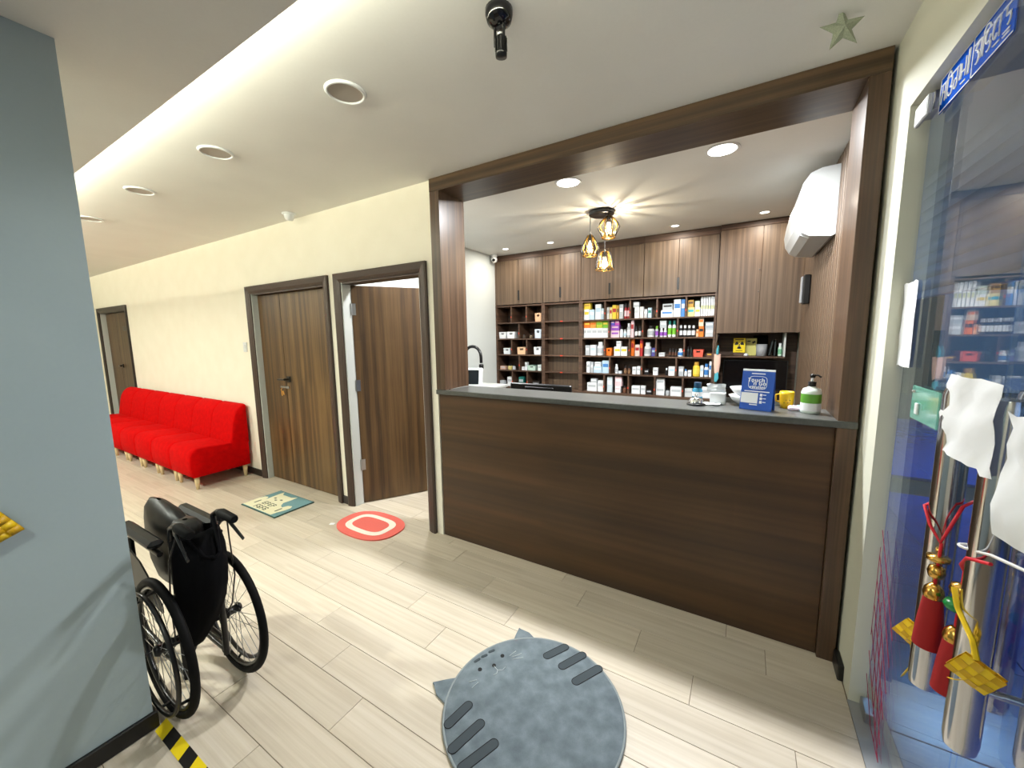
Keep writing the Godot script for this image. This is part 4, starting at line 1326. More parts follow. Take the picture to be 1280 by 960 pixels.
func build_counter() -> void:
	var t := thing("reception_counter", "dark walnut reception counter front with horizontal grain", "counter")
	var st := S()
	bb(st, -1.92, 0.37, 0.0, 1.105, -0.03, -0.005, 0.002)
	obj("front_panel", st, M.counter_wood, t)
	st = S()
	bb(st, -1.918, 0.37, 0.01, 1.105, -0.25, -0.235)
	obj("rear_panel", st, M.shelf_wood, t)
	st = S()
	bb(st, -1.92, 0.3, 0.7, 0.73, -0.85, -0.25, 0.003)
	obj("desk_top", st, M.worktop, t)
	st = S()
	bb(st, -1.918, -1.898, 0.0, 0.7, -0.85, -0.25, 0.001)
	obj("side_panel", st, M.shelf_wood, t)
	st = S()
	bb(st, 0.28, 0.3, 0.0, 0.7, -0.85, -0.25, 0.001)
	obj("side_panel", st, M.shelf_wood, t)
	st = S()
	bb(st, -1.925, 0.44, 1.106, CY, 0.0, 0.024, 0.003)
	bb(st, -1.837, 0.370, 1.106, CY, -0.27, 0.0, 0.0)
	tag(obj("countertop", st, M.worktop), "dark grey worktop ledge on the reception counter", "worktop")
	# call bell
	t = thing("call_bell", "chrome call bell with a black base on the counter ledge", "bell", Vector3(-0.205, CY, -0.13))
	st = S()
	lathe(st, [Vector2(0, 0), Vector2(0.046, 0), Vector2(0.046, 0.008), Vector2(0.038, 0.012), Vector2(0, 0.012)], 24)
	obj("base", st, M.black_plastic, t)
	st = S()
	lathe(st, [Vector2(0.038, 0.014), Vector2(0.036, 0.026), Vector2(0.026, 0.038), Vector2(0.01, 0.044), Vector2(0, 0.045)], 24)
	obj("dome", st, M.chrome, t)
	st = S()
	lathe(st, [Vector2(0.003, 0.044), Vector2(0.003, 0.052), Vector2(0.007, 0.054), Vector2(0.007, 0.058), Vector2(0, 0.059)], 12)
	obj("button", st, M.chrome, t)
	# blue and white bottle behind the bell
	t = thing("spray_bottle", "blue and white bottle with a dark blue cap behind the call bell", "bottle", Vector3(-0.208, CY, -0.225))
	st = S()
	lathe(st, [Vector2(0, 0), Vector2(0.024, 0), Vector2(0.026, 0.004), Vector2(0.026, 0.07), Vector2(0.018, 0.082)], 18)
	obj("body", st, plain(rgb(60, 150, 190), 0.25), t)
	st = S()
	lathe(st, [Vector2(0.019, 0.082), Vector2(0.019, 0.112), Vector2(0.019, 0.112), Vector2(0, 0.112)], 18)
	obj("cap", st, plain(rgb(10, 60, 92), 0.3), t)
	st = S()
	lathe(st, [Vector2(0.0265, 0.035), Vector2(0.0265, 0.06)], 18)
	obj("paper_label", st, M.print_white, t)
	# standee
	t = thing("payment_stand", "blue payment sign stand with white lettering on the counter ledge", "sign", Vector3(0.066, CY, -0.095), -0.3)
	var lean := Basis(Vector3.RIGHT, -0.16)
	st = S()
	bx(st, lean * Vector3(0, 0.098, 0) + Vector3(0, 0.0, 0.0), Vector3(0.142, 0.196, 0.004), 0.001, lean)
	var board := obj("board", st, M.stand_blue, t)
	st = S()
	bx(st, Vector3(0, 0.093, -0.044), Vector3(0.142, 0.186, 0.004), 0.001, Basis(Vector3.RIGHT, 0.12))
	obj("rear_leg", st, M.stand_blue, t)
	st = S()
	bx(st, lean * Vector3(0, 0.2, 0.0), Vector3(0.142, 0.01, 0.005), 0.001, lean)
	obj("top_strip", st, M.print_white, t)
	st = S()
	var fr := []
	for i in 32:
		var a := TAU * i / 32.0
		var v := Vector2(signf(cos(a)) * pow(absf(cos(a)), 0.5), signf(sin(a)) * pow(absf(sin(a)), 0.5))
		fr.append(lean * Vector3(v.x * 0.04, 0.138 + v.y * 0.032, 0.0025))
	tube(st, fr, 0.0012, 5, true)
	obj("logo_frame", st, M.print_white, board)
	for w in [["Touch", 0.026, -0.006, 0.15], ["'n Go", 0.026, 0.006, 0.134], ["eWallet", 0.019, 0.0, 0.115]]:
		var m := inst("lettering", words(w[0], w[1], 0.001), M.print_white, board)
		m.transform = Transform3D(lean, lean * Vector3(w[2], w[3], 0.003))
	st = S()
	bx(st, lean * Vector3(-0.03, 0.06, 0.0022), Vector3(0.075, 0.052, 0.001), 0.0, lean)
	obj("white_panel", st, M.print_white, board)
	st = S()
	for i in 3:
		bx(st, lean * Vector3(0.021, 0.078 - 0.018 * i, 0.0022), Vector3(0.011, 0.013, 0.001), 0.0, lean)
		bx(st, lean * Vector3(0.036, 0.079 - 0.018 * i, 0.0022), Vector3(0.014, 0.004, 0.001), 0.0, lean)
	obj("icon_list", st, M.print_white, board).set_meta("kind", "stuff")
	for e in [[0.0, 0.183, 0.06], [0.0, 0.094, 0.11], [-0.01, 0.027, 0.035]]:
		st = S()
		bx(st, lean * Vector3(e[0], e[1], 0.0022), Vector3(e[2], 0.005, 0.001), 0.0, lean)
		obj("small_print", st, M.print_white, board)
	# sanitiser
	t = thing("sanitiser_bottle", "clear pump bottle with a green label at the end of the counter ledge", "bottle", Vector3(0.292, CY, -0.14))
	st = S()
	lathe(st, [Vector2(0, 0), Vector2(0.037, 0), Vector2(0.04, 0.005), Vector2(0.04, 0.1), Vector2(0.034, 0.116), Vector2(0.016, 0.124), Vector2(0.014, 0.13)], 28)
	obj("body", st, M.gel, t)
	st = S()
	lathe(st, [Vector2(0.0405, 0.05), Vector2(0.0405, 0.093)], 28)
	obj("green_label", st, M.label_green, t)
	st = S()
	lathe(st, [Vector2(0.0405, 0.012), Vector2(0.0405, 0.049)], 28)
	obj("white_label", st, M.print_white, t)
	st = S()
	lathe(st, [Vector2(0.016, 0.128), Vector2(0.016, 0.15), Vector2(0.016, 0.15), Vector2(0.006, 0.152)], 18)
	obj("collar", st, M.black_plastic, t)
	st = S()
	tube(st, [Vector3(0, 0.15, 0), Vector3(0, 0.172, 0)], 0.006, 10)
	obj("pump_stem", st, M.white_plastic, t)
	st = S()
	lathe(st, [Vector2(0, 0.17), Vector2(0.011, 0.17), Vector2(0.011, 0.184), Vector2(0, 0.188)], 14)
	tube(st, [Vector3(0, 0.18, 0), Vector3(0.02, 0.181, 0.004), Vector3(0.032, 0.172, 0.006)], 0.004, 8)
	obj("pump_head", st, M.black_plastic, t)
	# yellow cup with dark faces
	t = thing("yellow_cup", "bright yellow cup with printed faces behind the counter ledge", "cup", Vector3(0.205, CY, -0.235))
	st = S()
	lathe(st, [Vector2(0, 0), Vector2(0.025, 0), Vector2(0.03, 0.03), Vector2(0.032, 0.07), Vector2(0.031, 0.085), Vector2(0.028, 0.085), Vector2(0.027, 0.03), Vector2(0, 0.01)], 20)
	obj("body", st, M.cup_yellow, t)
	st = S()
	tube(st, [Vector3(-0.03, 0.07, 0), Vector3(-0.046, 0.066, 0), Vector3(-0.046, 0.034, 0), Vector3(-0.028, 0.028, 0)], 0.004, 8)
	obj("handle", st, M.cup_yellow, t)
	st = S()
	for i in 4:
		bx(st, Vector3(-0.012 + 0.008 * i, 0.03 + 0.014 * (i % 2), 0.0295), Vector3(0.004, 0.003, 0.003))
	obj("face_print", st, M.thread_black, t)
	# tissue pack
	st = S()
	bx(st, Vector3(0.235, CY + 0.012, -0.17), Vector3(0.055, 0.024, 0.035), 0.008, Basis(Vector3.UP, 0.3))
	t = thing("tissue_pack", "pink and blue tissue pack lying beside the pump bottle", "tissue pack")
	obj("wrapper", st, plain(rgb(236, 214, 226)), t)
	st = S()
	bx(st, Vector3(0.254, CY + 0.013, -0.176), Vector3(0.02, 0.026, 0.036), 0.006, Basis(Vector3.UP, 0.3))
	obj("blue_end", st, plain(rgb(120, 190, 230)), t)
	# white bowls behind the stand
	for k in [[0.03, -0.205, 0.085, 0.048, "wide white bowl behind the payment stand, under another bowl"], [0.03, -0.205, 0.082, 0.045, "white bowl stacked on the wide one behind the payment stand"]]:
		t = thing("white_bowl", k[4], "bowl", Vector3(k[0], CY + (0.0005 if "under" in k[4] else 0.047), k[1] - 0.055))
		st = S()
		var r: float = k[2]
		var h: float = k[3]
		lathe(st, [Vector2(0, 0), Vector2(r * 0.5, 0), Vector2(r * 0.8, h * 0.45), Vector2(r, h), Vector2(r * 0.96, h), Vector2(r * 0.76, h * 0.48), Vector2(r * 0.45, 0.006), Vector2(0, 0.006)], 28)
		obj("shell", st, M.white_plastic, t)
	t = thing("tissue_box", "white tissue box with a pulled sheet beside the white bowls", "tissue box", Vector3(-0.105, CY, -0.22))
	st = S()
	bx(st, Vector3(0, 0.032, 0), Vector3(0.075, 0.064, 0.07), 0.003)
	obj("box", st, M.white_plastic, t)
	st = S()
	crumple(st, 0.09, 0.05, 0.03, 31)
	var sheet := obj("tissue", st, M.paper, t)
	sheet.position = Vector3(-0.01, 0.085, 0)
	st = S()
	crumple(st, 0.09, 0.05, 0.012, 33)
	var pap := thing("folded_paper", "loose white paper slip on the ledge beside the call bell", "paper", Vector3(-0.135, CY + 0.008, -0.16))
	var ps := obj("sheet", st, M.paper, pap)
	ps.rotation.x = -PI / 2
	# monitor behind the counter
	t = thing("monitor", "black computer monitor seen from behind over the counter ledge", "monitor", Vector3(-1.395, 0.73, -0.62))
	st = S()
	bx(st, Vector3(0, 0.245, 0), Vector3(0.545, 0.32, 0.03), 0.008)
	obj("housing", st, M.black_plastic, t)
	st = S()
	bx(st, Vector3(0.0, 0.36, 0.018), Vector3(0.25, 0.04, 0.012), 0.004)
	obj("rear_vent", st, M.black_metal, t)
	st = S()
	bx(st, Vector3(0, 0.245, -0.016), Vector3(0.52, 0.29, 0.002))
	obj("screen", st, M.screen_off, t)
	st = S()
	bx(st, Vector3(0, 0.06, 0.02), Vector3(0.05, 0.12, 0.03), 0.005)
	bx(st, Vector3(0, 0.006, 0.01), Vector3(0.24, 0.012, 0.18), 0.005)
	obj("foot", st, M.black_plastic, t)
	# basin counter with tap and card terminal at the white wall
	t = thing("side_cabinet", "white low side cabinet with a sink tap against the white wall", "cabinet", Vector3(-2.65, 0, -1.35))
	st = S()
	bx(st, Vector3(0, 0.47, 0), Vector3(0.66, 0.94, 0.5), 0.004)
	obj("body", st, M.white_plastic, t)
	st = S()
	bx(st, Vector3(0.0, 0.955, 0), Vector3(0.69, 0.03, 0.54), 0.004)
	obj("top", st, M.lining, t)
	t = thing("sink_tap", "black gooseneck tap on the side cabinet", "tap", Vector3(-2.58, 0.97, -1.3))
	st = S()
	var arc := [Vector3(-0.09, 0, 0), Vector3(-0.09, 0.3, 0)]
	for i in 11:
		var a := PI - PI * i / 10.0
		arc.append(Vector3(0.02 + 0.11 * cos(a), 0.33 + 0.11 * sin(a), 0))
	arc.append(Vector3(0.132, 0.26, 0))
	tube(st, arc, 0.017, 12)
	obj("neck", st, M.black_metal, t)
	st = S()
	lathe(st, [Vector2(0.022, 0.195), Vector2(0.026, 0.2), Vector2(0.026, 0.24), Vector2(0.018, 0.25)], 14, Vector3(0.132, 0, 0))
	obj("nozzle", st, M.black_metal, t)
	t = thing("card_tablet", "white tablet with a dark screen beside the black tap", "tablet", Vector3(-2.45, 0.97, -1.14), 0.35)
	var tl := Basis(Vector3.RIGHT, -0.2)
	st = S()
	bx(st, Vector3(0, 0.11, 0), Vector3(0.22, 0.22, 0.025), 0.006, tl)
	obj("housing", st, M.white_plastic, t)
	st = S()
	bx(st, Vector3(0, 0.11, 0) + tl * Vector3(-0.01, 0.01, 0.0135), Vector3(0.16, 0.15, 0.002), 0.0, tl)
	obj("screen", st, M.screen_off, t)
	build_nook()

func build_nook() -> void:
	# monitor on the desk
	var t := thing("desk_monitor", "wide black monitor on the desk nook below the shelf", "monitor", Vector3(0.11, 0.75, -2.56))
	var st := S()
	bx(st, Vector3(0, 0.33, 0), Vector3(0.57, 0.31, 0.03), 0.006)
	obj("housing", st, M.black_plastic, t)
	st = S()
	bx(st, Vector3(0, 0.335, 0.0155), Vector3(0.55, 0.285, 0.002))
	obj("screen", st, M.black_gloss, t)
	st = S()
	bx(st, Vector3(0, 0.1, -0.01), Vector3(0.05, 0.2, 0.02), 0.004)
	bx(st, Vector3(0, 0.006, 0), Vector3(0.24, 0.012, 0.16), 0.004)
	obj("foot", st, M.black_plastic, t)
	# radiation sign
	t = thing("radiation_sign", "yellow radiation warning sign with a black trefoil above the desk shelf", "sign", Vector3(-0.036, 1.385, -2.62))
	st = S()
	bx(st, Vector3.ZERO, Vector3(0.11, 0.15, 0.004), 0.001)
	obj("board", st, M.hazard_yellow, t)
	st = S()
	for i in 3:
		var a := -PI / 2 + TAU * i / 3.0
		var pl := PackedVector2Array()
		for k in 7:
			pl.append(Vector2.from_angle(a - PI / 6 + PI / 3 * k / 6.0) * 0.042)
		for k in 7:
			pl.append(Vector2.from_angle(a + PI / 6 - PI / 3 * k / 6.0) * 0.013)
		prism(st, pl, 0.001, Transform3D(Basis(), Vector3(0, 0.005, 0.0032)))
	prism(st, circle_pts(0.008, 12), 0.001, Transform3D(Basis(), Vector3(0, 0.005, 0.0032)))
	obj("trefoil", st, M.hazard_black, t)
	st = S()
	bx(st, Vector3(0, 0.062, 0.0025), Vector3(0.08, 0.008, 0.001))
	obj("small_print", st, M.hazard_black, t)
	st = S()
	bx(st, Vector3(0, -0.055, 0.0025), Vector3(0.06, 0.006, 0.001))
	obj("small_print", st, M.hazard_black, t)
	st = S()
	bx(st, Vector3(-0.036, 1.292, -2.63), Vector3(0.1, 0.032, 0.02), 0.003)
	tag(obj("sign_rest", st, M.shelf_wood), "small dark wooden block under the yellow radiation sign", "block")
	# striped yellow and white card
	t = thing("warning_card", "pale yellow card with black print leaning beside the radiation sign", "card", Vector3(0.07, 1.277, -2.66))
	st = S()
	bx(st, Vector3(0, 0.09, 0), Vector3(0.1, 0.18, 0.004), 0.001)
	obj("card", st, plain(rgb(196, 190, 110)), t)
	st = S()
	bx(st, Vector3(-0.02, 0.15, 0.0025), Vector3(0.03, 0.012, 0.001))
	bx(st, Vector3(0.025, 0.14, 0.0025), Vector3(0.03, 0.02, 0.001), 0.0, Basis(Vector3.BACK, 0.5))
	obj("print", st, M.hazard_black, t)
	# grey tin, folders, bottle, small knob
	st = S()
	lathe(st, [Vector2(0, 0), Vector2(0.045, 0), Vector2(0.05, 0.12), Vector2(0.046, 0.12), Vector2(0.04, 0.01), Vector2(0, 0.01)], 20)
	var o := obj("grey_pot", st, M.grey_plastic)
	o.position = Vector3(0.165, 1.277, -2.62)
	tag(o, "grey tapered pot on the desk shelf", "pot")
	for k in 2:
		st = S()
		bx(st, Vector3(0, 0.08, 0), Vector3(0.012, 0.16, 0.14), 0.002, Basis(Vector3.BACK, -0.16 + 0.16 * k))
		o = obj("folder", st, plain(rgb(46, 54, 52)))
		o.position = Vector3(0.245 + 0.034 * k, 1.28, -2.66)
		tag(o, ["dark folder leaning beside the grey pot", "dark folder standing upright beside the green bottle"][k], "folder")
	bottle(0.305, 0.34, 1.277, 0.13, -2.6, rgb(206, 226, 210), rgb(230, 232, 230), rgb(110, 170, 130), "small pump bottle with green label on the desk shelf", "")
	st = S()
	lathe(st, [Vector2(0, 0), Vector2(0.02, 0), Vector2(0.022, 0.015), Vector2(0.012, 0.026), Vector2(0, 0.028)], 16)
	o = obj("white_pot", st, M.white_plastic)
	o.position = Vector3(0.03, 1.277, -2.56)
	tag(o, "small round white pot on the desk shelf edge", "pot")
	t = thing("black_bag", "black bag pushed to the back of the desk shelf", "bag", Vector3(0.2, 1.277, -2.73))
	st = S()
	sweep_x(st, [Vector2(-0.03, 0.0), Vector2(0.03, 0.0), Vector2(0.035, 0.12), Vector2(0.015, 0.2), Vector2(-0.02, 0.21), Vector2(-0.03, 0.1)], -0.11, 0.02, 0.02)
	obj("body", st, M.black_fabric, t)
	# hanging mask
	t = thing("face_mask", "teal and pink face mask hanging on the nook side panel", "mask", Vector3(-0.226, 1.24, -2.418))
	st = S()
	tube(st, [Vector3(-0.02, 0.12, 0), Vector3(-0.005, 0.23, 0), Vector3(0.0, 0.25, 0), Vector3(0.01, 0.23, 0), Vector3(0.025, 0.12, 0)], 0.0025, 6)
	obj("strap", st, M.black_fabric, t)
	st = S()
	tube(st, [Vector3(0, 0.06, 0), Vector3(0, 0.1, 0.004), Vector3(0.004, 0.15, 0)], [0.03, 0.034, 0.012], 12, false, Vector2(0.4, 1))
	obj("upper_fold", st, M.mask_teal, t)
	st = S()
	tube(st, [Vector3(0.0, -0.14, 0), Vector3(0.0, -0.05, 0.004), Vector3(0, 0.06, 0)], [0.02, 0.03, 0.032], 12, false, Vector2(0.4, 1))
	obj("cloth", st, M.mask_pink, t)
	st = S()
	tube(st, [Vector3(-0.008, -0.23, 0), Vector3(0.0, -0.19, 0.004), Vector3(0.0, -0.13, 0)], [0.014, 0.024, 0.018], 12, false, Vector2(0.4, 1))
	obj("lower_fold", st, M.mask_teal, t)
	st = S()
	bx(st, Vector3(-0.226, 1.488, -2.432), Vector3(0.012, 0.02, 0.016), 0.002)
	tag(obj("mask_hook", st, M.black_plastic), "small black hook holding the face mask", "hook")

# ------------------------------------------------------------------ lamps and ceiling things
func build_lamps() -> void:
	# large bright downlights over the counter
	var big := [Vector3(-1.132, H, -0.558), Vector3(-0.166, H, -0.59), Vector3(-2.5, H, -0.55)]
	var bl := ["bright round downlight over the counter, by the pendant lamp", "bright round downlight over the counter, by the air conditioner", "bright round downlight behind the half open door"]
	for i in 3:
		var t := thing("downlight", bl[i], "downlight", big[i], 0.0, "lit downlights of the dispensary")
		var st := S()
		lathe(st, [Vector2(0.085, -0.006), Vector2(0.092, -0.004), Vector2(0.095, -0.0005), Vector2(0.07, -0.0005)], 28)
		lathe(st, [Vector2(0.07, -0.002), Vector2(0.085, -0.006)], 28)
		obj("ring", st, M.white_plastic, t)
		st = S()
		lathe(st, [Vector2(0, -0.004), Vector2(0.084, -0.004)], 28)
		obj("lens", st, M.led, t)
		area("downlight_light", big[i] + Vector3(0, -0.012, 0), Vector3.DOWN, Vector2(0.14, 0.14), 6.0 if i < 2 else 2.2, COOL)
	var small := [Vector3(-2.62, H, -2.13), Vector3(-2.008, H, -2.139), Vector3(-0.653, H, -2.198), Vector3(0.106, H, -2.176)]
	for i in 4:
		var t := thing("spot_downlight", ["small recessed spot closest to the security camera", "small recessed spot, second from the security camera", "small recessed spot, second from the air conditioner", "small recessed spot closest to the air conditioner"][i], "downlight", small[i], 0.0, "small spots in front of the cabinets")
		var st := S()
		lathe(st, [Vector2(0.036, -0.004), Vector2(0.046, -0.003), Vector2(0.048, -0.0005), Vector2(0.03, -0.0005)], 20)
		obj("ring", st, M.white_plastic, t)
		st = S()
		lathe(st, [Vector2(0, -0.003), Vector2(0.036, -0.003)], 20)
		obj("lens", st, M.led_small, t)
		area("spot_light", small[i] + Vector3(0, -0.01, 0), Vector3.DOWN, Vector2(0.06, 0.06), 0.7, Color(1.0, 0.96, 0.9))
	# unlit round fittings in the waiting room ceiling
	for i in 4:
		var p: Vector3 = [Vector3(-1.562, H, 0.934), Vector3(-2.672, H, 0.972), Vector3(-3.792, H, 0.987), Vector3(-5.003, H, 0.979)][i]
		var t := thing("round_fitting", ["unlit round ceiling fitting closest to the black spotlight", "unlit round ceiling fitting, second from the black spotlight", "unlit round ceiling fitting, third from the black spotlight", "unlit round ceiling fitting, fourth from the black spotlight"][i], "downlight", p, 0.0, "unlit round ceiling fittings")
		var st := S()
		lathe(st, [Vector2(0.072, -0.003), Vector2(0.074, -0.01), Vector2(0.082, -0.009), Vector2(0.088, -0.0005), Vector2(0.07, -0.0005)], 30)
		obj("ring", st, M.white_plastic, t)
		st = S()
		lathe(st, [Vector2(0, -0.004), Vector2(0.072, -0.004)], 30)
		obj("lens", st, M.off_lens, t)
	# corridor downlights behind the partition, plus unseen lamps added as fill behind the camera
	for i in 5:
		var p: Vector3 = [Vector3(-3.3, 2.487, 2.5), Vector3(-5.6, 2.487, 2.5), Vector3(-7.9, 2.487, 2.5), Vector3(-1.0, 2.487, 2.9), Vector3(-1.0, 2.487, 4.1)][i]
		var t := thing("corridor_and_fill_downlight", ["lit downlight in the lower ceiling of the corridor behind the partition", "added unseen fill downlight in the lower ceiling over the waiting area"][0 if i < 3 else 1], "downlight", p, 0.0, ["corridor downlights", "added waiting area fill lamps"][0 if i < 3 else 1])
		var st := S()
		lathe(st, [Vector2(0.07, -0.004), Vector2(0.085, -0.004), Vector2(0.088, -0.0005), Vector2(0.07, -0.0005)], 24)
		obj("ring", st, M.white_plastic, t)
		st = S()
		lathe(st, [Vector2(0, -0.003), Vector2(0.07, -0.003)], 24)
		obj("lens", st, M.led_warm, t)
		area("corridor_and_fill_light", p + Vector3(0, -0.012, 0), Vector3.DOWN, Vector2(0.12, 0.12), 6.6 if i < 3 else 1.3, Color(0.965, 0.985, 0.93))
	# detector dome
	var t := thing("ceiling_sensor", "small white sensor on the ceiling above the double door", "sensor", Vector3(-3.44, H, 0.115))
	var st := S()
	lathe(st, [Vector2(0, -0.06), Vector2(0.028, -0.056), Vector2(0.038, -0.035), Vector2(0.042, -0.012), Vector2(0.042, -0.012), Vector2(0.055, -0.01), Vector2(0.055, -0.0005), Vector2(0, -0.0005)], 22)
	obj("dome", st, M.white_plastic, t)
	# black spotlight
	t = thing("track_spotlight", "black adjustable spotlight hanging from the white ceiling", "spotlight", Vector3(-0.755, H, 0.945))
	st = S()
	lathe(st, [Vector2(0.0, -0.052), Vector2(0.022, -0.05), Vector2(0.04, -0.036), Vector2(0.046, -0.016), Vector2(0.046, -0.0005), Vector2(0, -0.0005)], 24)
	obj("ceiling_cup", st, M.black_gloss, t)
	st = S()
	var tilt := Basis(Vector3(0.85, 0, -0.5).normalized(), 0.12)
	for s in [-1, 1]:
		bx(st, Vector3(0.017 * s, -0.077, 0.0), Vector3(0.004, 0.062, 0.014), 0.001, tilt)
	bx(st, Vector3(0, -0.05, 0), Vector3(0.038, 0.004, 0.014), 0.001)
	obj("yoke", st, M.black_metal, t)
	st = S()
	lathe(st, [Vector2(0, 0.0), Vector2(0.019, 0.0), Vector2(0.02, 0.012), Vector2(0.02, 0.012), Vector2(0.018, 0.014), Vector2(0.018, 0.056), Vector2(0.012, 0.062), Vector2(0, 0.062)], 20, Vector3(0.006, -0.146, 0.0), tilt)
	for i in 12:
		var a := TAU * i / 12.0
		bx(st, Vector3(0.006, -0.146, 0) + tilt * Vector3(cos(a) * 0.019, 0.036, sin(a) * 0.019), Vector3(0.004, 0.04, 0.002), 0.0, tilt * Basis(Vector3.UP, -a))
	obj("lamp_head", st, M.black_metal, t)
	st = S()
	bx(st, Vector3(0.002, -0.078, 0.0), Vector3(0.014, 0.02, 0.014), 0.003)
	obj("socket", st, M.white_plastic, t)
	# pendant with three cages
	t = thing("pendant_lamp", "pendant lamp with three black and gold wire cages on a round canopy", "lamp", Vector3(-1.135, H, -1.331))
	st = S()
	lathe(st, [Vector2(0, -0.035), Vector2(0.105, -0.035), Vector2(0.11, -0.03), Vector2(0.11, -0.0005), Vector2(0, -0.0005)], 32)
	obj("canopy", st, M.black_metal, t)
	var spec := [
		[Vector3(-0.095, -0.385, 0.02), [[0.0, 0.195], [0.022, 0.185], [0.055, 0.13], [0.078, 0.07], [0.062, 0.012]]],
		[Vector3(0.065, -0.245, 0.0), [[0.0, 0.195], [0.025, 0.188], [0.075, 0.14], [0.094, 0.1], [0.055, 0.012]]],
		[Vector3(0.045, -0.54, 0.035), [[0.0, 0.185], [0.045, 0.175], [0.058, 0.14], [0.075, 0.05], [0.082, 0.03]]],
	]
	for i in 3:
		var at: Vector3 = spec[i][0]
		var pr: Array = spec[i][1]
		st = S()
		tube(st, [at + Vector3(0, 0.19, 0), Vector3(at.x, -0.03, at.z)], 0.0035, 6)
		obj("cord", st, M.black_plastic, t)
		st = S()
		lathe(st, [Vector2(0.0, 0.14), Vector2(0.016, 0.14), Vector2(0.018, 0.19), Vector2(0.006, 0.2), Vector2(0, 0.2)], 14, at)
		obj("socket", st, M.black_metal, t)
		var n := 10
		for k in n:
			var c := TAU * k / n
			var hw := PI / n
			st = S()
			# each bar splits and meets its neighbour: a diamond lattice
			for s in [-1, 1]:
				var p := []
				for j in pr.size():
					var sw: float = [0.0, 0.0, 0.55, 1.0, 0.0][j] if i < 2 else [0.0, 0.0, 0.3, 0.3, 1.0][j]
					var a: float = c + s * hw * sw
					p.append(at + Vector3(cos(a) * pr[j][0], pr[j][1], sin(a) * pr[j][0]))
				tube(st, p, 0.0052, 6)
			var bar := obj("cage_bar", st, M.gold if k % 2 else M.black_metal, t)
		st = S()
		var ring := []
		for k in 20:
			ring.append(at + Vector3(cos(TAU * k / 20) * pr[4][0], pr[4][1], sin(TAU * k / 20) * pr[4][0]))
		tube(st, ring, 0.0075 if i < 2 else 0.004, 6, true)
		obj("lower_ring", st, M.gold, t)
		st = S()
		lathe(st, [Vector2(0, 0.035), Vector2(0.017, 0.042), Vector2(0.026, 0.065), Vector2(0.024, 0.09), Vector2(0.014, 0.125), Vector2(0.013, 0.14)], 16, at)
		obj("bulb", st, M.bulb, t)
		omni("pendant_light", at + Vector3(0, 0.075, 0), [0.08, 0.3, 0.08][i], Color(1.0, 0.94, 0.82), 0.01, t)

# ------------------------------------------------------------------ red chairs
func build_sofas() -> void:
	var first: Node3D = null
	var labs := ["red velvet armless chair at the row's end beside the double door", "red velvet armless chair, second from the double door", "red velvet armless chair, third from the double door", "red velvet armless chair in the middle of the red row", "red velvet armless chair, third from the far door", "red velvet armless chair, second from the far door", "red velvet armless chair at the row's end beside the far door"]
	for i in 7:
		var at := Vector3(-4.7 - 0.503 * i - 0.25, 0, 0.028)
		if first == null:
			first = thing("armless_chair", labs[0], "chair", at, 0.0, "row of red armless chairs")
			var st := S()
			sweep_x(st, [Vector2(0.0, 0.13), Vector2(0.53, 0.13), Vector2(0.555, 0.15), Vector2(0.565, 0.25), Vector2(0.56, 0.36), Vector2(0.545, 0.405), Vector2(0.51, 0.432), Vector2(0.45, 0.438), Vector2(0.16, 0.418), Vector2(0.0, 0.418)], -0.249, 0.249, 0.03)
			obj("seat", st, M.velvet, first)
			st = S()
			sweep_x(st, [Vector2(0.0, 0.38), Vector2(0.18, 0.38), Vector2(0.178, 0.43), Vector2(0.16, 0.52), Vector2(0.145, 0.62), Vector2(0.125, 0.70), Vector2(0.095, 0.76), Vector2(0.055, 0.80), Vector2(0.01, 0.818), Vector2(0.0, 0.81)], -0.249, 0.249, 0.035)
			obj("backrest", st, M.velvet, first)
			for s in [[-0.2, 0.5], [0.2, 0.5], [-0.2, 0.05], [0.2, 0.05]]:
				st = S()
				lathe(st, [Vector2(0, 0), Vector2(0.014, 0), Vector2(0.026, 0.135), Vector2(0, 0.135)], 12, Vector3(s[0], 0, s[1]))
				obj("leg", st, M.pale_wood, first)
		else:
			copy_of(first, at, 0.0, labs[i])

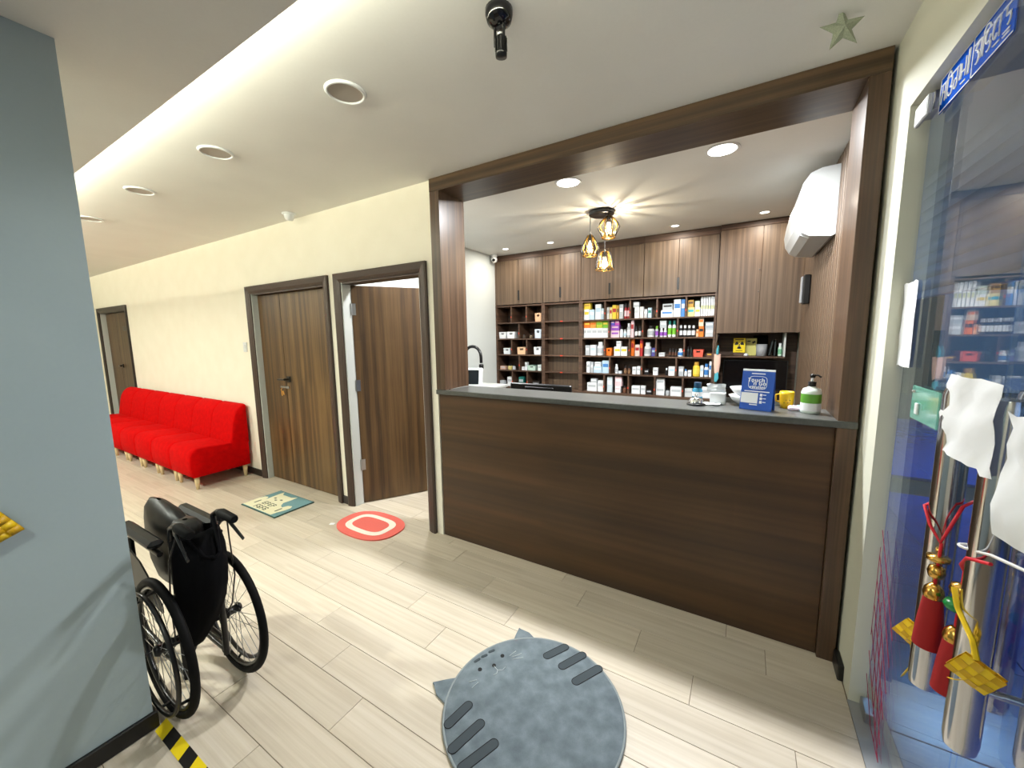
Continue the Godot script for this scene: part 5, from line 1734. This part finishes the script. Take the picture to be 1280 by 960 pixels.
# ------------------------------------------------------------------ folded wheelchair
func build_wheelchair() -> void:
	var t := thing("wheelchair", "folded black wheelchair standing beside the grey partition", "wheelchair", Vector3(-1.965, 0, 0))
	var R := 0.288
	var zr := 1.415
	var zl := 1.66
	for k in 2:
		var z: float = [zr, zl][k]
		var out: float = [-1.0, 1.0][k]
		var c := Vector3(0, R, z)
		var circ := func(r: float, dz: float, n: int) -> Array:
			var p := []
			for i in n:
				p.append(c + Vector3(cos(TAU * i / n) * r, sin(TAU * i / n) * r, dz))
			return p
		var st := S()
		tube(st, circ.call(R - 0.016, 0.0, 48), 0.016, 10, true)
		var wheel := obj("rear_wheel", st, M.rubber, t)
		st = S()
		tube(st, circ.call(R - 0.038, 0.0, 48), 0.009, 8, true)
		obj("rim", st, M.black_metal, wheel)
		st = S()
		var ro: float = [-0.02, 0.04][k]
		var rr: float = [R - 0.058, R - 0.045][k]
		tube(st, circ.call(rr, ro, 44), 0.0085, 8, true)
		for i in 6:
			var a := TAU * (i + 0.5) / 6
			tube(st, [c + Vector3(cos(a) * (R - 0.04), sin(a) * (R - 0.04), 0), c + Vector3(cos(a) * rr, sin(a) * rr, ro)], 0.006, 6)
		obj("push_rim", st, M.black_plastic, wheel)
		st = S()
		for i in 24:
			var a := TAU * i / 24
			var b := a + (0.6 if i % 2 else -0.6)
			tube(st, [c + Vector3(cos(b) * 0.024, sin(b) * 0.024, 0.018 if i % 4 < 2 else -0.018), c + Vector3(cos(a) * (R - 0.044), sin(a) * (R - 0.044), 0)], 0.0014, 4)
		obj("spokes", st, M.steel, wheel)
		st = S()
		lathe(st, [Vector2(0, -0.035), Vector2(0.016, -0.035), Vector2(0.026, -0.022), Vector2(0.018, -0.016), Vector2(0.018, 0.016), Vector2(0.026, 0.022), Vector2(0.016, 0.035), Vector2(0, 0.035)], 16, c, Basis(Vector3.RIGHT, PI / 2))
		obj("hub", st, M.black_metal, wheel)
	# side frames
	for k in 2:
		var z: float = [1.465, 1.61][k]
		var o: float = [-1.0, 1.0][k]
		var st := S()
		tube(st, [Vector3(0.03, 0.12, z), Vector3(0.04, 0.5, z), Vector3(0.05, 0.74, z), Vector3(0.06, 0.79, z), Vector3(0.1, 0.81, z), Vector3(0.13, 0.812, z)], 0.0125, 10)
		obj("back_post", st, M.black_metal, t)
		st = S()
		tube(st, [Vector3(0.12, 0.812, z), Vector3(0.135, 0.812, z), Vector3(0.23, 0.808, z), Vector3(0.24, 0.808, z)], [0.015, 0.019, 0.018, 0.014], 12)
		obj("hand_grip", st, M.rubber, t)
		st = S()
		tube(st, [Vector3(0.14, 0.79, z + 0.012 * o), Vector3(0.17, 0.77, z + 0.014 * o), Vector3(0.25, 0.72, z + 0.02 * o)], [0.006, 0.006, 0.005], 6, false, Vector2(1, 1.6))
		bx(st, Vector3(0.13, 0.795, z), Vector3(0.03, 0.035, 0.03), 0.004)
		obj("brake_lever", st, M.black_metal, t)
		st = S()
		tube(st, [Vector3(0.14, 0.78, z + 0.014 * o), Vector3(0.1, 0.68, z + 0.03 * o), Vector3(0.09, 0.5, z + 0.04 * o), Vector3(0.06, 0.36, z + 0.03 * o), Vector3(0.02, 0.3, z + 0.02 * o)], 0.003, 6)
		obj("brake_cable", st, M.black_plastic, t)
		st = S()
		tube(st, [Vector3(0.03, 0.14, z), Vector3(-0.1, 0.14, z), Vector3(-0.4, 0.16, z), Vector3(-0.45, 0.2, z), Vector3(-0.45, 0.62, z)], 0.0115, 8)
		tube(st, [Vector3(0.045, 0.46, z), Vector3(-0.45, 0.45, z)], 0.0115, 8)
		tube(st, [Vector3(0.0, R, z - 0.02 * o), Vector3(0.0, R, z + 0.05 * o)], 0.011, 8)
		obj("side_frame", st, M.black_metal, t)
		# armrest and skirt guard
		var az: float = [1.438, 1.645][k]
		st = S()
		tube(st, [Vector3(0.03, 0.69, az), Vector3(-0.36, 0.69, az), Vector3(-0.4, 0.66, az), Vector3(-0.41, 0.46, az)], 0.01, 8)
		obj("armrest_bar", st, M.black_metal, t)
		st = S()
		bx(st, Vector3(-0.17, 0.722, az), Vector3(0.36, 0.035, 0.052), 0.014)
		obj("armrest_pad", st, M.vinyl, t)
		st = S()
		var pl := PackedVector2Array([Vector2(-0.4, 0.44), Vector2(-0.4, 0.6), Vector2(-0.33, 0.61), Vector2(-0.22, 0.585), Vector2(-0.12, 0.53), Vector2(-0.02, 0.45), Vector2(-0.02, 0.42)])
		prism(st, pl, 0.006, Transform3D(Basis(), Vector3(0, 0, az + 0.003)))
		obj("skirt_guard", st, M.vinyl, t)
		# front castor
		st = S()
		tube(st, [Vector3(-0.42, 0.2, z), Vector3(-0.42, 0.13, z), Vector3(-0.45, 0.075, z)], 0.01, 8)
		obj("castor_fork", st, M.black_metal, t)
		st = S()
		var cc := []
		for i in 24:
			cc.append(Vector3(-0.45 + cos(TAU * i / 24) * 0.06, 0.0745 + sin(TAU * i / 24) * 0.06, z + 0.0))
		tube(st, cc, 0.0145, 8, true)
		lathe(st, [Vector2(0, -0.012), Vector2(0.05, -0.01), Vector2(0.05, 0.01), Vector2(0, 0.012)], 16, Vector3(-0.45, 0.0745, z), Basis(Vector3.RIGHT, PI / 2))
		obj("castor", st, M.rubber, t)
	var st := S()
	tube(st, [Vector3(0.0, 0.2, 1.47), Vector3(0.0, 0.42, 1.59)], 0.01, 8)
	tube(st, [Vector3(0.02, 0.2, 1.59), Vector3(0.02, 0.42, 1.47)], 0.01, 8)
	tube(st, [Vector3(-0.02, R, zr), Vector3(-0.02, R, zl)], 0.008, 8)
	obj("cross_brace", st, M.black_metal, t)
	# bunched backrest cloth and its pocket
	st = S()
	cloth(st, [[0.745, 0.05, 0.075, -0.03, 0.0], [0.735, 0.07, 0.085, -0.02, 0.0], [0.68, 0.09, 0.092, 0.0, 0.0], [0.62, 0.10, 0.092, 0.005, 0.0], [0.52, 0.1, 0.086, 0.0, 0.002], [0.44, 0.09, 0.08, -0.015, 0.004], [0.36, 0.075, 0.068, -0.035, 0.012], [0.29, 0.055, 0.05, -0.055, 0.02], [0.245, 0.035, 0.032, -0.065, 0.024], [0.238, 0.006, 0.008, -0.065, 0.024]], Vector3(0.075, 0, 1.538), 5)
	var sling := obj("back_sling", st, M.black_fabric, t)
	st = S()
	tube(st, [Vector3(0.07, 0.79, 1.475), Vector3(0.12, 0.74, 1.485), Vector3(0.165, 0.665, 1.5), Vector3(0.175, 0.655, 1.52), Vector3(0.165, 0.67, 1.55), Vector3(0.12, 0.74, 1.58), Vector3(0.07, 0.79, 1.585)], 0.008, 6)
	obj("pocket_hem", st, M.black_fabric, sling)
	# folded seat bulging up between the armrests
	st = S()
	cloth(st, [[0.825, 0.02, 0.006, -0.06, 0.0], [0.815, 0.1, 0.02, -0.05, 0.0], [0.78, 0.17, 0.045, -0.01, 0.0], [0.73, 0.2, 0.058, 0, 0], [0.66, 0.21, 0.055, 0, 0], [0.55, 0.2, 0.045, 0, 0], [0.46, 0.18, 0.03, 0, 0], [0.44, 0.02, 0.01, 0, 0]], Vector3(-0.22, -0.01, 1.54), 9)
	obj("folded_seat", st, M.vinyl, t)
	st = S()
	cloth(st, [[0.775, 0.01, 0.01], [0.77, 0.06, 0.035], [0.74, 0.085, 0.055], [0.66, 0.09, 0.06], [0.56, 0.08, 0.06], [0.55, 0.01, 0.01]], Vector3(-0.03, 0.0, 1.535), 13)
	obj("folded_back", st, M.vinyl, t)

# a soft hanging lump: [height, half length in x, half width in z] from the top down
func cloth(st: SurfaceTool, rows: Array, at: Vector3, sd: int) -> void:
	var n := FastNoiseLite.new()
	n.seed = sd
	n.frequency = 0.9
	var m := 28
	var pts := []
	for r in rows:
		var ring := []
		for i in m:
			var a := TAU * i / m
			var k := 1.0 + 0.16 * n.get_noise_3d(cos(a) * 1.3, r[0] * 7.0, sin(a) * 1.3)
			var dx: float = r[3] if r.size() > 3 else 0.0
			var dz: float = r[4] if r.size() > 3 else 0.0
			ring.append(at + Vector3(cos(a) * r[1] * k + dx, r[0], -sin(a) * r[2] * k + dz))
		pts.append(ring)
	st.set_smooth_group(4)
	for j in rows.size() - 1:
		for i in m:
			quad(st, pts[j + 1][i], pts[j + 1][(i + 1) % m], pts[j][(i + 1) % m], pts[j][i])

# ------------------------------------------------------------------ mats on the floor
func build_rugs() -> void:
	# grey cat mat
	var c := Vector2(-0.668, 0.911)
	var R := 0.367
	var t := thing("cat_mat", "round grey plush mat shaped as a cat on the plank floor", "mat", Vector3(c.x, 0, c.y))
	var st := S()
	lathe(st, [Vector2(0, 0.0005), Vector2(R - 0.004, 0.0005), Vector2(R, 0.005), Vector2(R - 0.006, 0.011), Vector2(R * 0.8, 0.0125), Vector2(0, 0.0125)], 72)
	obj("body", st, M.plush, t)
	st = S()
	var ring := []
	for i in 72:
		ring.append(Vector3(cos(TAU * i / 72) * (R - 0.003), 0.0075, sin(TAU * i / 72) * (R - 0.003)))
	tube(st, ring, 0.0058, 6, true)
	obj("piping", st, M.plush_edge, t)
	var g := func(px: float, py: float) -> Vector2:
		var v := on_y(px, py, 0.012)
		return Vector2(v.x, v.z) - c
	for e in [[g.call(541, 852), g.call(575, 845), g.call(560, 884)], [g.call(649, 784), g.call(640, 803), g.call(675, 803)]]:
		st = S()
		var tip: Vector2 = e[0]
		var b0: Vector2 = e[1] * 0.985
		var b1: Vector2 = e[2] * 0.985
		var pl := PackedVector2Array()
		pl.append(b0)
		pl.append(b0.lerp(tip, 0.5) + (b0.lerp(tip, 0.5)).normalized() * 0.004)
		pl.append(tip.lerp(b0, 0.08))
		pl.append(tip)
		pl.append(tip.lerp(b1, 0.08))
		pl.append(b1.lerp(tip, 0.5) + (b1.lerp(tip, 0.5)).normalized() * 0.02)
		pl.append(b1)
		lay(st, pl, 0.0005, 0.0095)
		obj("ear", st, M.plush, t)
	for e in [[684, 820, 706, 809], [703, 833, 728, 819], [720, 852, 748, 836], [585, 882, 561, 905], [600, 905, 566, 936], [617, 930, 578, 960]]:
		st = S()
		var a: Vector2 = g.call(e[0], e[1])
		var b: Vector2 = g.call(e[2], e[3])
		while b.length() > R - 0.012:
			b = b.lerp(a, 0.05)
		lay(st, capsule_pts(a, b, 0.018), 0.011, 0.0138)
		var s := obj("stripe", st, M.plush_dark, t)
		st = S()
		var cp := capsule_pts(a, b, 0.0185)
		var lp := []
		for v in cp:
			lp.append(Vector3(v.x, 0.0135, v.y))
		tube(st, lp, 0.0016, 4, true)
		obj("stitching", st, M.thread_black, s)
	for e in [[600, 837, 0.0095], [628, 820, 0.0095], [617.5, 832, 0.009]]:
		st = S()
		var v: Vector2 = g.call(e[0], e[1])
		lay(st, circle_pts(e[2], 12, 1, 1, v), 0.012, 0.0142)
		obj("eye" if e[0] != 617.5 else "nose", st, M.thread_black, t)
	for e in [[594, 827, 599, 824], [603, 821, 608, 819], [612, 815, 617, 813]]:
		st = S()
		lay(st, capsule_pts(g.call(e[0], e[1]), g.call(e[2], e[3]), 0.006, 5), 0.012, 0.0138)
		obj("forehead_mark", st, M.plush_dark, t)
	st = S()
	for e in [[[617.5, 833], [622, 838], [621, 842], [617, 844]], [[622, 838], [628, 838], [632, 834]], [[637, 820], [645, 814]], [[640, 822], [652, 817]], [[641, 824], [654, 822]], [[596, 850], [586, 853]], [[598, 853], [590, 860]]]:
		var p := []
		for v in e:
			var w: Vector2 = g.call(v[0], v[1])
			p.append(Vector3(w.x, 0.0132, w.y))
		tube(st, p, 0.0016, 5)
	obj("mouth_and_whiskers", st, M.thread_pale, t)
	# blue doormat with a cream cat print
	t = thing("door_mat", "blue rectangular doormat with a cream cat print before the double door", "mat", Vector3(-3.655, 0, 0.32))
	st = S()
	bx(st, Vector3(0, 0.0045, 0), Vector3(0.56, 0.009, 0.365), 0.002)
	obj("backing", st, M.mat_edge, t)
	st = S()
	bx(st, Vector3(0, 0.0095, 0), Vector3(0.545, 0.003, 0.35), 0.001)
	obj("pile", st, M.mat_blue, t)
	st = S()
	var cat := PackedVector2Array()
	var outl := [[-0.268, 0.17], [-0.272, 0.03], [-0.255, -0.02], [-0.215, -0.03], [-0.19, -0.005], [-0.175, 0.02], [-0.185, -0.06], [-0.19, -0.115], [-0.185, -0.165], [-0.14, -0.125], [-0.07, -0.125], [0.0, -0.125], [0.055, -0.155], [0.062, -0.09], [0.055, -0.02], [0.09, 0.02], [0.14, 0.04], [0.16, -0.005], [0.2, -0.02], [0.228, 0.01], [0.225, 0.06], [0.205, 0.115], [0.2, 0.17]]
	for v in outl:
		cat.append(Vector2(v[0], v[1]))
	lay(st, cat, 0.0105, 0.0122)
	obj("cat_print", st, M.mat_cream, t)
	st = S()
	for e in [[-0.13, -0.045, -0.115, -0.045], [-0.03, -0.045, -0.015, -0.045], [-0.08, -0.02, -0.065, -0.02], [-0.2, 0.05, -0.2, 0.1], [0.165, 0.06, 0.165, 0.11]]:
		st = S()
		lay(st, capsule_pts(Vector2(e[0], e[1]), Vector2(e[2], e[3]), 0.009, 5), 0.0118, 0.013)
		obj("face_print", st, M.mat_print, t)
	# two lines of worn lettering, too blurred to read in the photograph: only the strokes
	for row in 2:
		for k in 4:
			var o := Vector2(-0.118 + 0.048 * k, 0.035 + 0.07 * row)
			st = S()
			lay(st, capsule_pts(o, o + Vector2(0.0, 0.046), 0.005, 4), 0.0118, 0.013)
			lay(st, capsule_pts(o + Vector2(0.012, 0.0), o + Vector2(0.026, 0.008 * (k % 2)), 0.005, 4), 0.0118, 0.013)
			lay(st, capsule_pts(o + Vector2(0.012, 0.024), o + Vector2(0.026, 0.024 + 0.008 * row), 0.005, 4), 0.0118, 0.013)
			if (k + row) % 2 == 0:
				lay(st, capsule_pts(o + Vector2(0.012, 0.045), o + Vector2(0.026, 0.042), 0.005, 4), 0.0118, 0.013)
			obj("lettering", st, M.mat_print, t).set_meta("kind", "stuff")
	# coral rug with a white ring
	t = thing("oval_rug", "coral oval rug with a white ring before the half open door", "rug", Vector3(-2.545, 0, 0.18))
	var sup := func(a: float, b: float, e: float) -> PackedVector2Array:
		var p := PackedVector2Array()
		for i in 48:
			var q := TAU * i / 48
			p.append(Vector2(signf(cos(q)) * pow(absf(cos(q)), 2.0 / e) * a, signf(sin(q)) * pow(absf(sin(q)), 2.0 / e) * b))
		return p
	st = S()
	lay(st, sup.call(0.3, 0.2, 2.5), 0.0005, 0.01)
	obj("border", st, M.rug_coral, t)
	st = S()
	lay(st, sup.call(0.215, 0.135, 3.2), 0.009, 0.0115)
	obj("white_ring", st, M.rug_white, t)
	st = S()
	lay(st, sup.call(0.165, 0.09, 3.2), 0.011, 0.013)
	obj("centre", st, M.rug_coral, t)
	st = S()
	bx(st, Vector3(-0.3, 0.003, 0.14), Vector3(0.04, 0.003, 0.03), 0.001, Basis(Vector3.UP, 0.5))
	obj("wash_tag", st, M.print_white, t)
	# hazard tape
	t = thing("hazard_tape", "black and yellow hazard tape on the floor at the partition corner", "tape")
	for i in 12:
		st = S()
		var x := -1.945 + 0.072 * i
		lay(st, PackedVector2Array([Vector2(x, 1.69), Vector2(x + 0.071, 1.69), Vector2(x + 0.071 + 0.03, 1.735), Vector2(x + 0.03, 1.735)]), 0.0003, 0.0012)
		obj("tape_stripe", st, M.hazard_yellow if i % 2 == 0 else M.hazard_black, t)

# ------------------------------------------------------------------ hanging things
func build_decor() -> void:
	# star
	var t := thing("felt_star", "grey green padded star hanging from the ceiling before the portal", "star", Vector3(0.236, 2.553, 0.315), 0.35)
	var st := S()
	var pl := []
	for i in 10:
		var a := PI / 2 + TAU * i / 10.0
		pl.append(Vector3(cos(a), sin(a), 0) * (0.072 if i % 2 == 0 else 0.03))
	st.set_smooth_group(-1)
	for s in [-1.0, 1.0]:
		var cc := Vector3(0, 0, 0.016 * s)
		for i in 10:
			face_out(st, [cc, pl[i], pl[(i + 1) % 10]], Vector3.ZERO)
	obj("star_body", st, M.star_felt, t)
	t.rotation.z = 0.12
	st = S()
	tube(st, [Vector3(0, 0.028, 0), Vector3(0.0, 0.046, 0)], 0.0015, 5)
	obj("thread", st, M.thread_pale, t)
	# charm on the first handle
	t = thing("red_tassel", "red tassel charm with gold cap on the first chrome handle", "tassel", Vector3(0.435, 0, 0.968), 0.0, "red tassels on the door handles")
	charm(t, 1.05, 0.922, 0.0, true)
	t = thing("red_tassel", "red tassel charm with jade bead beside the second chrome handle", "tassel", Vector3(0.455, 0, 1.024), 0.0, "red tassels on the door handles")
	charm(t, 1.02, 0.862, 0.02, false)
	# white cord round the second handle
	t = thing("tied_string", "white string tied round the second chrome handle", "cord", Vector3(0.433, 1.088, 1.06))
	st = S()
	var ring := []
	for i in 16:
		ring.append(Vector3(cos(TAU * i / 16) * 0.031, 0.006 * sin(TAU * i / 16), sin(TAU * i / 16) * 0.031))
	tube(st, ring, 0.003, 6, true)
	tube(st, [Vector3(-0.02, 0.004, 0.024), Vector3(-0.02, 0.025, 0.08), Vector3(-0.01, 0.05, 0.2)], 0.003, 6)
	obj("loop", st, M.cord_white, t)
	# woven yellow charms
	t = thing("woven_charm", "yellow woven ribbon charm hanging beside the second chrome handle", "charm", Vector3(0.405, 0.888, 1.165), 1.1, "yellow woven ribbon charms")
	ketupat(t, 0.028)
	st = S()
	ribbon(st, [Vector3(0.09, 0.11, -0.05), Vector3(0.07, 0.08, -0.04), Vector3(0.02, 0.05, -0.01), Vector3(0, 0.026, 0.0)], 0.005)
	obj("ribbon", st, M.yellow_ribbon, t)
	st = S()
	ribbon(st, [Vector3(0, -0.022, -0.01), Vector3(0.02, -0.045, -0.025), Vector3(0.05, -0.065, -0.035)], 0.005)
	obj("ribbon_tail", st, M.yellow_ribbon, t)
	t = thing("woven_charm", "small yellow woven charm with ribbon tails on the first chrome handle", "charm", Vector3(0.412, 0.755, 0.87), 0.9, "yellow woven ribbon charms")
	ketupat(t, 0.03)
	st = S()
	ribbon(st, [Vector3(0.0, 0.12, 0.03), Vector3(0.0, 0.06, 0.02), Vector3(0, 0.02, 0.0)], 0.008)
	obj("ribbon", st, M.yellow_ribbon, t)
	st = S()
	ribbon(st, [Vector3(0, -0.02, 0.0), Vector3(0.0, -0.07, 0.008), Vector3(0.0, -0.125, -0.01)], 0.012)
	obj("ribbon_tail", st, M.yellow_ribbon, t)
	t = thing("woven_charm", "yellow woven charm hung on the grey partition", "charm", Vector3(-1.922, 0.965, 2.03), 0.0, "yellow woven ribbon charms")
	ketupat(t, 0.055)

func ribbon(st: SurfaceTool, p: Array, w: float) -> void:
	var q := []
	for i in p.size() - 1:
		for k in 4:
			q.append(p[i].lerp(p[i + 1], k / 4.0))
	q.append(p[-1])
	tube(st, q, w, 6, false, Vector2(1.0, 0.12))

# a puffed square of checked ribbon
func ketupat(t: Node3D, r: float) -> void:
	var n := 4
	var rot := Basis(Vector3.RIGHT, 0.5)
	for s in [-1.0, 1.0]:
		for i in n:
			for j in n:
				var st := S()
				var q := []
				for k in [[0, 0], [1, 0], [1, 1], [0, 1]]:
					var u: float = -1.0 + 2.0 * (i + k[0]) / n
					var v: float = -1.0 + 2.0 * (j + k[1]) / n
					var b := (1 - u * u * 0.85) * (1 - v * v * 0.85)
					q.append(rot * Vector3(s * (0.004 + r * 0.3 * b), u * r * 0.85 + v * r * 0.1, v * r))
				var mid := rot * Vector3(0, 0, 0)
				var top := []
				for v in q:
					top.append(v + rot * Vector3(s * (0.0015 if (i + j) % 2 else 0.003), 0, 0))
				face_out(st, top, mid)
				for k in 4:
					face_out(st, [q[k], q[(k + 1) % 4], top[(k + 1) % 4], top[k]], (q[0] + q[1] + q[2] + q[3]) / 4)
				obj("woven_strip", st, M.yellow_ribbon if (i + j) % 2 else M.yellow_ribbon_b, t)

func charm(t: Node3D, y_loop: float, y_cap: float, dx: float, gold_disc: bool) -> void:
	var st := S()
	if gold_disc:
		tube(st, [Vector3(-0.01, y_loop + 0.075, -0.085), Vector3(-0.042, y_loop + 0.06, -0.065), Vector3(-0.042, y_loop + 0.03, -0.025), Vector3(-0.03, y_loop, 0.0), Vector3(-0.018, y_loop + 0.04, 0.0), Vector3(0.004, y_loop + 0.085, -0.02), Vector3(0.03, y_loop + 0.09, -0.05)], 0.0035, 6)
	else:
		tube(st, [Vector3(-0.04, y_loop + 0.075, 0.115), Vector3(-0.05, y_loop + 0.055, 0.06), Vector3(-0.04, y_loop + 0.02, 0.015), Vector3(-0.028, y_loop, 0.0)], 0.0035, 6)
	tube(st, [Vector3(-0.028, y_loop, 0), Vector3(-0.03, y_cap + 0.03, 0)], 0.003, 6)
	obj("cord", st, M.cord_red, t)
	st = S()
	if gold_disc:
		lathe(st, [Vector2(0, 0), Vector2(0.02, 0.002), Vector2(0.02, 0.01), Vector2(0, 0.012)], 18, Vector3(-0.03, y_cap + 0.085, 0))
		lathe(st, [Vector2(0, 0), Vector2(0.013, 0.004), Vector2(0.016, 0.016), Vector2(0.013, 0.028), Vector2(0, 0.034)], 16, Vector3(-0.03, y_cap + 0.042, 0))
		obj("gold_bead", st, M.gold, t)
	else:
		lathe(st, [Vector2(0, 0), Vector2(0.014, 0.004), Vector2(0.018, 0.014), Vector2(0.014, 0.026), Vector2(0, 0.03)], 16, Vector3(-0.03, y_cap + 0.1, 0))
		obj("gold_bead", st, M.gold, t)
		st = S()
		lathe(st, [Vector2(0, 0), Vector2(0.018, 0.004), Vector2(0.022, 0.013), Vector2(0.018, 0.022), Vector2(0, 0.026)], 16, Vector3(-0.03, y_cap + 0.062, -0.006))
		obj("jade_bead", st, M.jade, t)
	st = S()
	lathe(st, [Vector2(0.017, -0.004), Vector2(0.019, 0.004), Vector2(0.016, 0.018), Vector2(0.008, 0.028), Vector2(0, 0.03)], 16, Vector3(-0.03, y_cap, 0))
	obj("tassel_cap", st, M.gold, t)
	st = S()
	var prof := [Vector2(0, -0.125), Vector2(0.026, -0.125), Vector2(0.026, -0.125), Vector2(0.022, -0.06), Vector2(0.016, 0.0)]
	lathe(st, prof, 22, Vector3(-0.03, y_cap, 0))
	obj("tassel_skirt", st, M.tassel_red, t)
